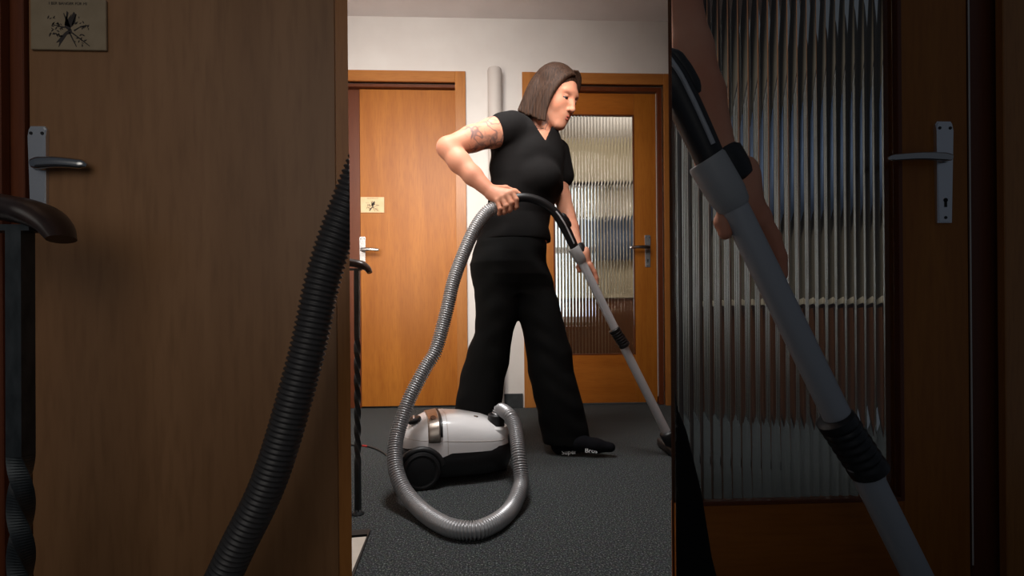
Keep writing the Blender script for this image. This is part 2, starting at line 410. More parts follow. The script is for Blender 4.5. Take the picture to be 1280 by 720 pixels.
# ------------------------------------------------------------------ doors
def lever(parent, hx, z_top, z_bot, z_lev, yface, xa, xb, wpl, screws_bottom=False, reach=0.05, thick=1.0):
    bm = BM(); hw = wpl / 2
    pts = [(hx - hw * 0.86, z_bot), (hx + hw * 0.86, z_bot), (hx + hw, z_top - 0.02), (hx + hw, z_top - 0.006), (hx + hw * 0.8, z_top), (hx - hw * 0.8, z_top), (hx - hw, z_top - 0.006), (hx - hw, z_top - 0.02)]
    prism(bm, pts, yface - 0.007, yface)
    bmesh.ops.bevel(bm, geom=[e for e in bm.edges if abs(e.verts[0].co.y - yface) > 0.004 and abs(e.verts[1].co.y - yface) > 0.004], offset=0.0025, segments=2, affect='EDGES')
    h = obj('door_handle', bm, M_chrome, parent)
    y = yface - 0.007
    ye = y - reach + 0.007; L = xb - xa; dx = 1 if L > 0 else -1
    bm = BM(); sweep(bm, [(hx, y + 0.003, z_lev), (xa + dx * 0.012, ye + 0.006, z_lev)], 0.0105 * thick, 20); obj('spindle_collar', bm, M_lever, h, True)
    bm = BM()
    pts = [(xa, ye, z_lev), (xa + L * 0.15, ye, z_lev + 0.001), (xa + L * 0.5, ye, z_lev + 0.002), (xa + L * 0.92, ye + 0.002, z_lev - 0.001), (xb, ye + 0.004, z_lev - 0.003)]
    path, _ = spline(pts, 24); tt = np.linspace(0, 1, 24)
    rad = np.interp(tt, [0, 0.1, 0.5, 0.92, 1], [0.009, 0.0125, 0.011, 0.0095, 0.004]) * thick
    sharp(obj('lever', sweep(bm, path, rad, 14, flat=0.7), M_lever, h, True), 50)
    for sx in (-1, 1):
        bm = BM(); lathe(bm, [(0.0035, 0), (0.0028, 0.0016)], frame_matrix((hx + sx * hw * 0.62, y + 0.0005, z_top - 0.014), (0, -1, 0)), 12); obj('screw', bm, M_black, h)
    bm = BM(); zk = z_bot + 0.045 if screws_bottom else z_bot + 0.026
    lathe(bm, [(0.0042, 0), (0.0042, 0.001)], frame_matrix((hx, y + 0.0002, zk), (0, -1, 0)), 16); box(bm, hx - 0.0025, hx + 0.0025, y - 0.0008, y + 0.0004, zk - 0.014, zk); obj('keyhole', bm, M_hole, h)
    if screws_bottom:
        bm = BM(); lathe(bm, [(0.0035, 0), (0.0028, 0.0016)], frame_matrix((hx, y + 0.0005, z_bot + 0.01), (0, -1, 0)), 12); obj('screw', bm, M_black, h)
    return h

def fluted_pane(x0, x1, z0, z1, y, pitch, parent, name='fluted_glass_pane', seg=12):
    n = max(1, round((x1 - x0) / pitch)); pitch = (x1 - x0) / n; sag = 0.0030
    xs, ys = [], []
    R = ((pitch / 2) ** 2 + sag ** 2) / (2 * sag)
    for i in range(n):
        for k in range(seg):
            u = (k / seg - 0.5) * pitch
            xs.append(x0 + (i + 0.5) * pitch + u); ys.append(y - (math.sqrt(R * R - u * u) - (R - sag)))
    xs.append(x1); ys.append(y)
    bm = BM()
    f0 = [bm.verts.new((a, b_, z0)) for a, b_ in zip(xs, ys)]; f1 = [bm.verts.new((a, b_, z1)) for a, b_ in zip(xs, ys)]
    c = [bm.verts.new((x1, y + 0.005, z0)), bm.verts.new((x0, y + 0.005, z0))]; c1 = [bm.verts.new((x1, y + 0.005, z1)), bm.verts.new((x0, y + 0.005, z1))]
    lo, hi = f0 + c, f1 + c1; m = len(lo)
    for i in range(m): bm.faces.new((lo[i], lo[(i + 1) % m], hi[(i + 1) % m], hi[i]))
    bm.faces.new(list(reversed(lo))); bm.faces.new(hi)
    o = obj(name, bm, M_glass, parent, True)
    return sharp(o, 60)

def plank(name, x0, x1, y0, y1, z0, z1, m, parent, bev=0.0015):
    bm = BM(); box(bm, x0, x1, y0, y1, z0, z1, bev); return obj(name, bm, m, parent)

# --- door_1: far plain veneered door on the left
lx0, lx1 = W(451, 300, D + 0.05).x, d1r - 0.001
ztop = W(505, 112.5, D + 0.05).z
d1 = empty('door_1', ((lx0 + lx1) / 2, D, 0), 'plain orange veneer door with bird plaque at the hall\'s left', 'door', kind='structure')
yl = D + 0.045
plank('door_leaf', lx0, lx1, yl, yl + 0.04, 0.012, ztop, M_leaf, d1)
plank('casing', d1r, W(583.5, 300, D).x, D - 0.016, D + 0.02, 0, W(505, 89.5, D).z, M_case, d1)
plank('casing', d1l - 0.06, d1l, D - 0.016, D + 0.02, 0, W(505, 89.5, D).z, M_case, d1)
plank('casing_head', d1l, d1r, D - 0.015, D + 0.02, HT1, W(505, 89.5, D).z, M_case_flat, d1)
plank('jamb', d1l - 0.001, lx0 - 0.004, D + 0.06, D + 0.1, 0, HT1, M_jamb, d1)
plank('jamb_head', d1l, d1r, D + 0.02, D + 0.1, ztop + 0.004, HT1, M_jamb, d1)
hxa = W(453.5, 312, yl).x
lever(d1, hxa, W(453, 296, yl).z, W(453, 336, yl).z, W(453, 312, yl - 0.05).z, yl, W(450.5, 312, yl - 0.05).x, W(474, 312, yl - 0.05).x, 0.036)

# --- door_2: far door with fluted glass
yl = D + 0.045
g0, g1 = W(692, 300, yl).x, W(793.5, 300, yl).x
gz0, gz1 = W(745, 443.5, yl).z, W(745, 143, yl).z
l2a, l2b = W(671, 300, yl).x, W(820.5, 300, yl).x
zt2 = W(745, 116.5, yl).z
d2 = empty('door_2', ((l2a + l2b) / 2, D, 0), 'wooden door with a tall fluted glass pane behind the woman', 'door', kind='structure')
plank('stile', g1, l2b, yl, yl + 0.04, 0.012, zt2, M_leaf, d2)
plank('stile', l2a, g0, yl, yl + 0.04, 0.012, zt2, M_leaf, d2)
plank('top_rail', g0, g1, yl, yl + 0.04, gz1, zt2, M_leaf_flat, d2)
plank('bottom_rail', g0, g1, yl, yl + 0.04, 0.012, gz0, M_leaf_flat, d2)
for a, b_, c, d_ in ((g0, g0 + 0.008, gz0, gz1), (g1 - 0.008, g1, gz0, gz1), (g0 + 0.008, g1 - 0.008, gz0, gz0 + 0.008), (g0 + 0.008, g1 - 0.008, gz1 - 0.008, gz1)):
    plank('glazing_bead', a, b_, yl - 0.003, yl + 0.012, c, d_, M_jamb, d2, 0.001)
fluted_pane(g0 + 0.004, g1 - 0.004, gz0 + 0.004, gz1 - 0.004, yl + 0.022, 0.0203, d2)
c2l, c2i, c2r = W(654, 300, D).x, d2l, d2r
ztc = W(745, 92.5, D).z
plank('casing', c2l, c2i, D - 0.016, D + 0.02, 0, ztc, M_case, d2)
plank('casing', c2r, W(845, 300, D).x, D - 0.016, D + 0.02, 0, ztc, M_case, d2)
plank('casing_head', c2i, c2r, D - 0.015, D + 0.02, HT2, ztc, M_case_flat, d2)
plank('jamb', l2b + 0.004, d2r + 0.001, D + 0.02, D + 0.1, 0, HT2, M_jamb, d2)
plank('jamb', d2l - 0.001, l2a - 0.002, D + 0.02, D + 0.1, 0, HT2, M_jamb, d2)
plank('jamb_head', l2a - 0.002, l2b + 0.004, D + 0.02, D + 0.1, zt2 + 0.004, HT2, M_jamb, d2)
bm = BM(); path = [(l2b + 0.002, yl - 0.003, 0.05), (l2b + 0.002, yl - 0.003, zt2)]
sweep(bm, path, 0.0022, 8); obj('seal_strip', bm, M_glow, d2)
lever(d2, W(809.3, 312, yl).x, W(809, 294, yl).z, W(809, 334, yl).z, W(809, 309, yl - 0.05).z, yl, W(812.5, 309, yl - 0.05).x, W(787, 309, yl - 0.05).x, 0.036, True)

# --- room behind the fluted door
YB = 4.9
M_croom = noise_mat('cream_wall', (182, 168, 144), (190, 176, 152), (5, 5, 5), 0.9)
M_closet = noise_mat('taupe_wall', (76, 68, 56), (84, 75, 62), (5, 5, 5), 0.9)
bm = BM(); box(bm, -0.6, 2.2, YB, YB + 0.05, 0, HC); tag(obj('wall_beyond', bm, M_croom), 'cream wall of the room beyond the fluted glass', 'wall', kind='structure')
bm = BM(); box(bm, -0.66, -0.6, D + 0.14, YB, 0, HC); tag(obj('wall_beyond_left', bm, M_croom), 'cream side wall beyond the fluted glass', 'wall', kind='structure')
bm = BM(); box(bm, 2.2, 2.26, D, YB, 0, HC); tag(obj('wall_beyond_right', bm, M_croom), 'cream far side wall beyond the fluted glass', 'wall', kind='structure')
M_day = bpy.data.materials.new('daylight_pane'); M_day.use_nodes = True
n = M_day.node_tree.nodes; n.clear(); e_ = n.new('ShaderNodeEmission'); o_ = n.new('ShaderNodeOutputMaterial'); M_day.node_tree.links.new(e_.outputs[0], o_.inputs[0])
e_.inputs[0].default_value = (0.80, 0.9, 1.0, 1); e_.inputs[1].default_value = 2.4
M_white = noise_mat('white_lacquer', (226, 226, 226), (234, 234, 234), (8, 8, 8), 0.4)
M_darkwood = wood_mat('dark_cabinet_wood', (96, 58, 34), (116, 72, 42), (66, 38, 22), 0.4)
M_blue = noise_mat('blue_fabric', (112, 136, 178), (134, 156, 192), (12, 12, 12), 0.8)
M_dark = new_mat('dark_fabric', (26, 24, 24), 0.8)
win = empty('window_1', (0.35, YB, 0.6), 'daylit window with white mullions beyond the fluted glass', 'window', kind='structure')
bm = BM(); box(bm, -0.1, 0.62, YB - 0.03, YB - 0.02, 0.55, 1.85); obj('pane', bm, M_day, win)
for x in (-0.12, 0.1, 0.32, 0.6):
    plank('mullion', x - 0.028, x + 0.028, YB - 0.06, YB - 0.028, 0.5, 1.9, M_dark if x in (0.1, 0.32) else M_white, win)
for z in (0.52, 1.22, 1.88): plank('window_rail', -0.15, 0.65, YB - 0.065, YB - 0.027, z - 0.03, z + 0.03, M_white, win)
rail = empty('curtain_rail', (0.9, YB - 0.1, 1.88), 'dark curtain rail seen through the fluted glass', 'curtain rail')
bm = BM(); sweep(bm, [(-0.3, YB - 0.1, 1.885), (2.0, YB - 0.1, 1.885)], 0.016, 10); obj('rod', bm, M_dark, rail, True)
def curtain(x0, x1, z0, z1, m, label, y=YB - 0.1):
    bm = BM(); nseg = 60; rows = []
    for z in (z1, (z0 + z1) / 2, z0):
        rows.append([bm.verts.new((x0 + (x1 - x0) * i / nseg, y + 0.022 * math.sin(i * 0.9) + 0.006 * math.sin(i * 2.3 + z), z)) for i in range(nseg + 1)])
    for a, b_ in zip(rows, rows[1:]):
        for i in range(nseg): bm.faces.new((a[i], a[i + 1], b_[i + 1], b_[i]))
    bmesh.ops.solidify(bm, geom=bm.faces[:], thickness=0.003)
    e = empty('curtain', ((x0 + x1) / 2, y, z0), label, 'curtain'); obj('fabric', bm, m, e, True)
    bm = BM(); sweep(bm, [(x0 - 0.02, y, z1 - 0.005), (x1 + 0.02, y, z1 - 0.005)], 0.008, 8); obj('rod', bm, M_dark, e)
    for x in (x0, x1):
        bm = BM(); box(bm, x - 0.008, x + 0.008, y, YB, z1 - 0.013, z1 + 0.003); obj('bracket', bm, M_dark, e)
curtain(0.68, 0.86, 0.62, 1.87, M_white, 'white curtain hanging beside the window beyond the fluted glass')
curtain(1.06, 1.85, 1.12, 1.56, M_blue, 'blue curtain hanging low beyond the fluted glass')
sb = empty('sideboard', (1.15, YB - 0.3, 0), 'brown wooden sideboard beyond the fluted glass', 'sideboard')
plank('body', 0.72, 1.9, YB - 0.5, YB - 0.16, 0.08, 0.72, M_darkwood, sb)
plank('worktop', 0.7, 1.92, YB - 0.52, YB - 0.15, 0.72, 0.76, M_croom, sb)
for x in (0.74, 1.84):
    plank('leg', x, x + 0.04, YB - 0.48, YB - 0.18, 0.0, 0.08, M_dark, sb)
for i in range(3): plank('drawer', 0.74 + i * 0.385, 1.11 + i * 0.385, YB - 0.515, YB - 0.5, 0.12, 0.68, M_darkwood, sb)
bn = empty('storage_bench', (0.15, YB - 0.45, 0), 'low brown bench under the window beyond the fluted glass', 'bench')
plank('bench_body', -0.3, 0.6, YB - 0.45, YB - 0.12, 0.0, 0.42, M_darkwood, bn)
plank('bench_top', -0.32, 0.62, YB - 0.47, YB - 0.1, 0.42, 0.46, M_jamb, bn)

# ------------------------------------------------------------------ near doors beside the opening
zn_bot = 0.012
# door_3, plain leaf on the left: leaf 40..421, casing 423..438
yl3 = YN + 0.012
a0, a1 = W(38, 360, yl3).x, W(421, 360, yl3).x
d3 = empty('door_3', ((a0 + a1) / 2, YN, 0), 'dim plain veneer door close by on the left', 'door', kind='structure')
plank('door_leaf', a0, a1, yl3, yl3 + 0.035, zn_bot, TOPN - 0.05, M_leaf_near, d3)
bm = BM(); x0, x1 = near(422.5, 360).x, nl
prism_z(bm, [(x0, YN - 0.004), (x1, YN - 0.004), (x1 - 0.012, YN + 0.03), (x0, YN + 0.03)], 0, TOPN); obj('casing', bm, M_case, d3)
plank('jamb', n1l - 0.05, a0 - 0.002, YN + 0.004, YN + 0.055, 0, TOPN, M_jamb, d3)
plank('casing', n1l - 0.11, near(12, 360).x, YN - 0.014, YN + 0.004, 0, TOPN + 0.06, M_jamb, d3)
plank('casing_head', near(12, 360).x, nl, YN - 0.012, YN, TOPN, TOPN + 0.06, M_case_flat, d3)
lever(d3, W(50.5, 205, yl3).x, W(50, 159, yl3).z, W(50, 285, yl3).z, W(50, 204, yl3 - 0.02).z, yl3, W(40, 204, yl3 - 0.02).x, W(106, 204, yl3 - 0.02).x, W(61.5, 205, yl3).x - W(39, 205, yl3).x, False, 0.02, 0.95)
# door_4, fluted glass on the right
yl4 = YN + 0.006
s0, s1 = W(1128, 360, yl4).x, W(1211, 360, yl4).x
d4 = empty('door_4', ((nr + s1) / 2, YN, 0), 'dim fluted glass door close by on the right', 'door', kind='structure')
gb, gt = W(1000, 629, yl4).z, TOPN - 0.14
plank('stile', s0, s1, yl4, yl4 + 0.035, zn_bot, TOPN - 0.03, M_leaf, d4)
gl = W(842, 360, yl4 + 0.012).x
plank('bottom_rail', gl, s0, yl4, yl4 + 0.035, zn_bot, gb, M_leaf_flat, d4)
plank('top_rail', gl, s0, yl4, yl4 + 0.035, gt, TOPN - 0.03, M_leaf_flat, d4)
plank('glazing_bead', s0 - 0.008, s0, yl4 - 0.003, yl4 + 0.012, gb, gt, M_jamb, d4, 0.001)
plank('glazing_bead', gl, s0 - 0.008, yl4 - 0.003, yl4 + 0.012, gb, gb + 0.008, M_jamb, d4, 0.001)
fluted_pane(gl, s0 - 0.003, gb + 0.003, gt, yl4 + 0.016, 0.0203, d4)
plank('jamb', s1 + 0.004, n4r + 0.03, YN + 0.008, YN + 0.055, 0, TOPN, M_jamb, d4)
plank('casing', near(1246, 360).x, near(1246, 360).x + 0.12, YN - 0.016, YN, 0, TOPN + 0.06, M_case, d4)
bm = BM(); sweep(bm, [(s1 + 0.002, yl4 - 0.002, 0.05), (s1 + 0.002, yl4 - 0.002, TOPN - 0.05)], 0.0014, 8); obj('seal_strip', bm, M_glow, d4)
lever(d4, W(1177.5, 200, yl4).x, W(1177, 153, yl4).z, W(1177, 279, yl4).z, W(1177, 196.5, yl4 - 0.02).z, yl4, W(1189, 197, yl4 - 0.02).x, W(1112, 197, yl4 - 0.02).x, W(1188, 200, yl4).x - W(1167, 200, yl4).x, True, 0.02, 0.75)
# added linen closet: dark backing instead of the bright hallway, linens for pale stripes
YC = 2.55
cx0 = lambda y: nr + 0.002 + 0.40 * (y - YN - 0.024)
bm = BM(); prism_z(bm, [(cx0(YN + 0.026), YN + 0.026), (cx0(YN + 0.026) + 0.012, YN + 0.026), (cx0(YC) + 0.012, YC), (cx0(YC), YC)], 0, HC)
tag(obj('wall_closet_left', bm, M_darkwood), 'added slanted thin panelled wall at the edge of the near glass door', 'wall', kind='structure')
bm = BM(); box(bm, cx0(YC), 2.8, YC, YC + 0.03, 0, HC); tag(obj('wall_closet_back', bm, M_closet), 'taupe back wall of the added box room behind the near glass', 'wall', kind='structure')
bm = BM(); box(bm, 2.8, 2.84, YN + 0.06, YC, 0, HC); tag(obj('wall_closet_right', bm, M_closet), 'taupe right wall of the added box room behind the near glass', 'wall', kind='structure')
def cw(px, py, y=YC - 0.05): return W(px, py, y)
def hanging(x0, x1, z0, z1, m, name, label, cat, y, group=None):
    bm = BM(); ns = 20; rows = []
    for z in (z1, (z0 + z1) / 2, z0): rows.append([bm.verts.new((x0 + (x1 - x0) * i / ns, y + 0.012 * math.sin(i * 1.1), z)) for i in range(ns + 1)])
    for a_, b_ in zip(rows, rows[1:]):
        for i in range(ns): bm.faces.new((a_[i], a_[i + 1], b_[i + 1], b_[i]))
    bmesh.ops.solidify(bm, geom=bm.faces[:], thickness=0.004)
    return tag(obj(name, bm, m, None, True), label, cat, group)
yc = YC - 0.09
zr = cw(900, 120, yc).z
rr = empty('garment_rail', (1.3, yc, zr), 'dark garment rail in the box room behind the near glass', 'rail')
bm = BM(); sweep(bm, [(cx0(yc) + 0.02, yc, zr + 0.012), (2.78, yc, zr + 0.012)], 0.012, 10); obj('rod', bm, M_dark, rr, True)
xa = cw(850, 300, yc).x
for i, wd_ in enumerate(('leftmost', 'second from the left', 'third from the left', 'rightmost')):
    hanging(xa + i * 0.17, xa + i * 0.17 + 0.085, cw(900, 600, yc).z, zr, M_white, 'hanging_towel', 'long white towel on the garment rail behind the near glass, %s' % wd_, 'towel', yc, 'white towels on the garment rail')
hanging(xa + 0.72, xa + 1.25, cw(900, 262, yc).z, zr, M_blue, 'hanging_blanket', 'blue blanket on the garment rail behind the near glass', 'blanket', yc)
ck = empty('low_cabinet', (xa + 1.1, yc, 0), 'low brown cabinet under the blue blanket behind the near glass', 'cabinet')
zc_ = cw(900, 372, YC - 0.4).z
plank('body', xa + 0.66, 2.7, YC - 0.4, YC - 0.02, 0.0, zc_ - 0.03, M_darkwood, ck)
plank('top', xa + 0.64, 2.72, YC - 0.42, YC - 0.01, zc_ - 0.03, zc_, M_croom, ck)
for i in range(3): plank('door', xa + 0.67 + i * 0.4, xa + 1.05 + i * 0.4, YC - 0.415, YC - 0.4, 0.03, zc_ - 0.05, M_darkwood, ck)

# ------------------------------------------------------------------ plaques
def plaque(x0, x1, z0, z1, y, label, mat_=None):
    e = empty('door_plaque', ((x0 + x1) / 2, y, z0), label, 'sign')
    plank('panel', x0, x1, y - 0.005, y, z0, z1, mat_ or M_plaque, e, 0.001)
    w_, h_ = x1 - x0, z1 - z0; yf = y - 0.0051
    m = Matrix(((1, 0, 0, x0 + w_ * 0.5), (0, 0, -1, yf), (0, 1, 0, z0 + h_ * 0.885), (0, 0, 0, 1)))
    text_mesh('caption', 'I BER BANGER F\u00dcR MI', h_ * 0.075, m, M_ink, e)
    p = lambda u, v: (x0 + w_ * u / 970, z1 - h_ * v / 640)       # drawing units of the photo crop
    def blade(bm, pts):
        prism(bm, [p(a, b_) for a, b_ in pts], yf - 0.0004, yf + 0.0003)
    bm = BM()
    blade(bm, [(470, 150), (490, 175), (480, 230), (440, 330), (500, 230), (530, 190), (515, 240), (560, 160), (590, 200), (575, 300), (520, 360), (500, 400), (440, 360), (450, 280), (462, 200)])
    blade(bm, [(520, 370), (540, 430), (470, 450), (380, 580), (360, 610), (375, 540), (330, 555), (400, 470), (450, 420)])
    obj('bird_drawing', bm, M_ink, e)
    bm = BM()
    for a in [(500, 420, 590, 600), (540, 430, 760, 590), (560, 400, 640, 350), (640, 350, 740, 330), (540, 330, 590, 190), (480, 330, 430, 180), (440, 360, 300, 330)]:
        dx, dy = a[2] - a[0], a[3] - a[1]; L = math.hypot(dx, dy); nx, ny = -dy / L * 9, dx / L * 9
        blade(bm, [(a[0] + nx, a[1] + ny), (a[0] - nx, a[1] - ny), (a[2] - nx * .5, a[3] - ny * .5), (a[2] + nx * .5, a[3] + ny * .5)])
    q = random.Random(3)
    for cx, cy, sp, k in ((330, 390, 85, 26), (640, 520, 70, 10), (700, 380, 60, 6), (270, 260, 60, 4), (650, 250, 60, 4)):
        for i in range(k):
            u, v, a, s_ = cx + q.uniform(-sp, sp), cy + q.uniform(-sp, sp), q.uniform(0, 6.3), q.uniform(14, 30)
            blade(bm, [(u + s_ * math.cos(a), v + s_ * math.sin(a)), (u + s_ * .35 * math.cos(a + 1.6), v + s_ * .35 * math.sin(a + 1.6)), (u - s_ * math.cos(a), v - s_ * math.sin(a)), (u - s_ * .35 * math.cos(a + 1.6), v - s_ * .35 * math.sin(a + 1.6))])
    tag(obj('twig_drawing', bm, M_ink, e))
ypl = D + 0.045
plaque(W(451, 256, ypl).x, W(480.5, 256, ypl).x, W(466, 266, ypl).z, W(466, 246.5, ypl).z, ypl, 'small cream bird plaque on the far left wooden door')
plaque(W(41, 30, yl3).x, W(135, 30, yl3).x, W(88, 64, yl3).z, W(88, 1, yl3).z, yl3, 'larger looking dim bird plaque on the near left door', noise_mat('plaque_dimmed', (140, 122, 96), (148, 130, 104), (30, 30, 30), 0.7))  # plaque cream darkened so its colour carries the dim light

# ------------------------------------------------------------------ stair railings, sill, cable
def railing(mp, Z, zfloor, label, twist_from):
    # mp maps a photo pixel to the pixel it is drawn at; Z is its depth
    q = lambda px, py, dz=0.0: P(*mp(px, py), Z + dz)
    e = empty('stair_railing', q(447, 560), label, 'railing')
    s_ = Z / FPX * (mp(440, 0)[0] - mp(439, 0)[0])
    pts = [q(385, 321, 0), q(420, 325, 0), q(440, 328.5, 0), (q(452, 331, 0)), q(459, 335.5, 0), q(462.3, 341, 0.0)]
    path, _ = spline(pts, 40)
    bm = BM(); rad = np.interp(np.linspace(0, 1, 40), [0, 0.85, 1], [5.3, 5.2, 3.0]) * s_
    sharp(obj('handrail', sweep(bm, path, rad, 16, up=(0, 0, 1), flat=2.1), M_rail, e, True), 60)
    top, bot = q(446.0, 336), q(447.5, 640)
    if zfloor: bot = Vector((bot.x, bot.y, 0.0))
    L = (top - bot).length
    # square bar, its lower part twisted
    hw = 3.1 * s_; nseg = 160; rings = []; bm = BM()
    for i in range(nseg + 1):
        t_ = i / nseg; c = top.lerp(bot, t_); a = max(0.0, min(t_, 0.80) - twist_from) * L / s_ / 13.0
        rings.append([bm.verts.new(c + Vector((math.cos(a + k * math.pi / 2 + math.pi / 4), math.sin(a + k * math.pi / 2 + math.pi / 4), 0)) * hw * 1.35) for k in range(4)])
    for r1, r2 in zip(rings, rings[1:]):
        for k in range(4): bm.faces.new((r1[k], r1[(k + 1) % 4], r2[(k + 1) % 4], r2[k]))
    bm.faces.new(list(reversed(rings[0]))); bm.faces.new(rings[-1])
    obj('baluster', bm, M_iron, e)
    bm = BM(); b2 = q(425, 333); t2 = q(438, 333)
    box(bm, b2.x, top.x + 6 * s_, top.y - 3 * s_, top.y + 3 * s_, top.z - 2 * s_, top.z + 0.5 * s_); obj('rail_strap', bm, M_iron, e)
    return e, bot
ident = lambda px, py: (px, py)
zoom = lambda px, py: ((px - 438) * 3.168, (py - 246.5) * 3.168)
_, rb = railing(ident, 1.365, True, 'dark handrail end on a twisted iron baluster in front of the far left door', 0.28)
railing(zoom, 0.74, True, 'dim handrail end on an iron baluster in front of the near left door', 0.5)
bm = BM(); lathe(bm, [(0.017, 0), (0.017, 0.003), (0.009, 0.008), (0.007, 0.014)], Matrix.Translation(Vector((rb.x, rb.y, 0.0))), 20)
tag(obj('baluster_rosette', bm, M_iron, None, True), 'small round iron foot under the twisted baluster', 'rosette')
c0, c1, c2, c3 = G(430, 673, .004), G(459.5, 670.5, .004), G(437, 726, .004), G(400, 740, .004)
bm = BM(); prism_z(bm, [(p_.x, p_.y) for p_ in (c0, c1, c2, c3)], 0.0005, 0.004)
tag(obj('trim_1', bm, M_glow), 'white painted stair edge board lying level with the carpet', 'trim', kind='structure')
e0, e1, e2, e3, e4, e5 = G(430, 666, 0), G(463.5, 664, 0), G(440, 728, 0), G(436, 728, 0), G(459.5, 670.5, 0), G(430, 673, 0)
bm = BM(); prism_z(bm, [(p_.x, p_.y) for p_ in (e0, e1, e2, e3, e4, e5)], 0.0003, 0.006)
tag(obj('trim_2', bm, M_edge), 'dark edging strip round the white stair board', 'trim', kind='structure')

cab = empty('power_cable', G(460, 558, 0), 'thin black power cable lying behind the vacuum cleaner', 'cable')
pts = [G(405, 553, .004), G(425, 555.5, .004), G(440, 556.3, .004), G(456, 557.3, .004), G(468, 560.5, .004), G(480, 566.5, .004), G(490, 576, .004), P(506, 576, 1.62)]
path, _ = spline(pts, 60); bm = BM(); obj('cord', sweep(bm, path, 0.0036, 8), M_black, cab, True)
pm, _ = spline([G(453, 557.1, .004), G(456, 557.3, .004), G(459, 558, .004)], 8)
M_red = new_mat('red_marker', (170, 44, 40), 0.5); bm = BM(); tag(obj('red_marker', sweep(bm, pm, 0.0044, 8), M_red, cab, True), 'red mark on the cable')

# wall pipe
e_ = empty('wall_pipe', W(618, 500, D - 0.03), 'pale grey vertical pipe on the wall behind the woman', 'pipe')
xc = W(618.3, 90, D - 0.04).x; zt = W(618, 86.5, D - 0.04).z; rp = 8.9 / FPX * (D - 0.04)
bm = BM(); lathe(bm, [(rp * .98, 0.0), (rp, 0.01), (rp, zt - 0.012), (rp * 0.93, zt - 0.003), (rp * 0.7, zt)], Matrix.Translation(Vector((xc, D - rp - 0.002, 0))), 40)
sharp(obj('tube', bm, M_pipe, e_, True), 40)
for z in (0.4, 1.6): bm = BM(); box(bm, xc - rp * 1.02, xc + rp * 1.02, D - rp, D, z, z + 0.02); obj('pipe_clip', bm, M_pipe, e_)

# ------------------------------------------------------------------ vacuum cleaner
M_shell = new_mat('white_shell_plastic', (240, 238, 238), 0.22)
M_shell.node_tree.nodes['Principled BSDF'].inputs['Coat Weight'].default_value = 0.4
M_vblack = noise_mat('black_shell_plastic', (22, 22, 24), (27, 27, 29), (200, 200, 200), 0.45)
M_band = noise_mat('brushed_champagne', (158, 146, 136), (182, 170, 160), (3, 200, 3), 0.3, 0.8)
M_hose = new_mat('grey_hose_plastic', (176, 176, 178), 0.4, 0.55)
M_hose_dark = new_mat('dimmed_hose_plastic', (66, 63, 62), 0.42, 0.2)  # darkened copy of the hose grey, near-side dimness put into the colour
M_tube = new_mat('telescopic_aluminium', (212, 214, 218), 0.38, 0.2)
M_sleeve = new_mat('grey_sleeve_plastic', (176, 177, 178), 0.4, 0.25)
ang = math.atan2(-Fv.x * 0 + 0.255, 0.967)
o3 = CAM + Rv * ((500.5 - 640) / FPX * 1.535) + Fv * 1.535; o3.z = 0
vac = empty('vacuum_cleaner', o3, 'white and black canister vacuum cleaner with big wheels on the carpet', 'vacuum cleaner')
vac.rotation_euler = (0, 0, ang - YAW)
VL, VW = 0.385, 0.25                      # length, width; local x length, local y away from the viewer
def vsec(u):                              # half width, top height at u in 0..1
    b_ = VW / 2 * (1 - abs(2 * u - 1) ** 5) ** 0.5 * (0.9 + 0.1 * math.sin(math.pi * u))
    h_ = np.interp(u, [0, 0.03, 0.1, 0.22, 0.36, 0.55, 0.75, 0.88, 0.96, 1.0], [0.145, 0.170, 0.199, 0.221, 0.229, 0.222, 0.204, 0.184, 0.160, 0.138])
    return max(b_, 0.018), float(h_)
def vloft(bm, u0, u1, zlo, grow=0.0, nu=40, zcap=None, zlo_fn=None):
    rings = []
    for i in range(nu + 1):
        u = u0 + (u1 - u0) * i / nu; b_, h_ = vsec(u); b_ += grow; h_ += grow
        zl = zlo if zlo_fn is None else zlo_fn(u)
        if zcap: h_ = min(h_, zcap)
        ring = []
        for k in range(25):
            f = math.pi * k / 24; c_, s_ = math.cos(f), math.sin(f)
            ring.append(bm.verts.new((u * VL, VW / 2 - b_ * math.copysign(abs(c_) ** 0.62, c_), zl + (h_ - zl) * s_ ** 0.72)))
        rings.append(ring)
    for a, b2 in zip(rings, rings[1:]):
        for k in range(24): bm.faces.new((a[k], a[k + 1], b2[k + 1], b2[k]))
        bm.faces.new((a[24], a[0], b2[0], b2[24]))
    bm.faces.new(list(reversed(rings[0]))); bm.faces.new(rings[-1])
    return bm
zarch = lambda u: float(np.interp(u, [0, 0.1, 0.26, 0.34, 0.42, 1.0], [0.118, 0.128, 0.100, 0.098, 0.110, 0.106]))
bm = BM(); vloft(bm, 0.0, 1.0, 0.1, nu=56, zlo_fn=zarch); shell = sharp(obj('upper_shell', bm, M_shell, vac, True), 50)
# seam lines as thin proud strips
bm = BM(); vloft(bm, 0.385, 0.391, 0.105, 0.0008, 2); obj('seam', bm, M_pipe, vac)
bm = BM()
path = []
for u in np.linspace(0.02, 0.975, 60):
    b_, h_ = vsec(u); zz = float(np.interp(u, [0, 0.4, 1], [0.158, 0.150, 0.132])); s1_ = min(1, max(0, (zz - zarch(u)) / max(0.01, h_ - zarch(u)))) ** (1 / 0.72)
    c1_ = math.sqrt(max(0, 1 - s1_ * s1_)) ** 0.62; path.append((u * VL, VW / 2 - b_ * c1_ + 0.0004, zz))
sweep(bm, path, 0.0010, 6, up=(0, 0, 1)); obj('seam', bm, M_pipe, vac)
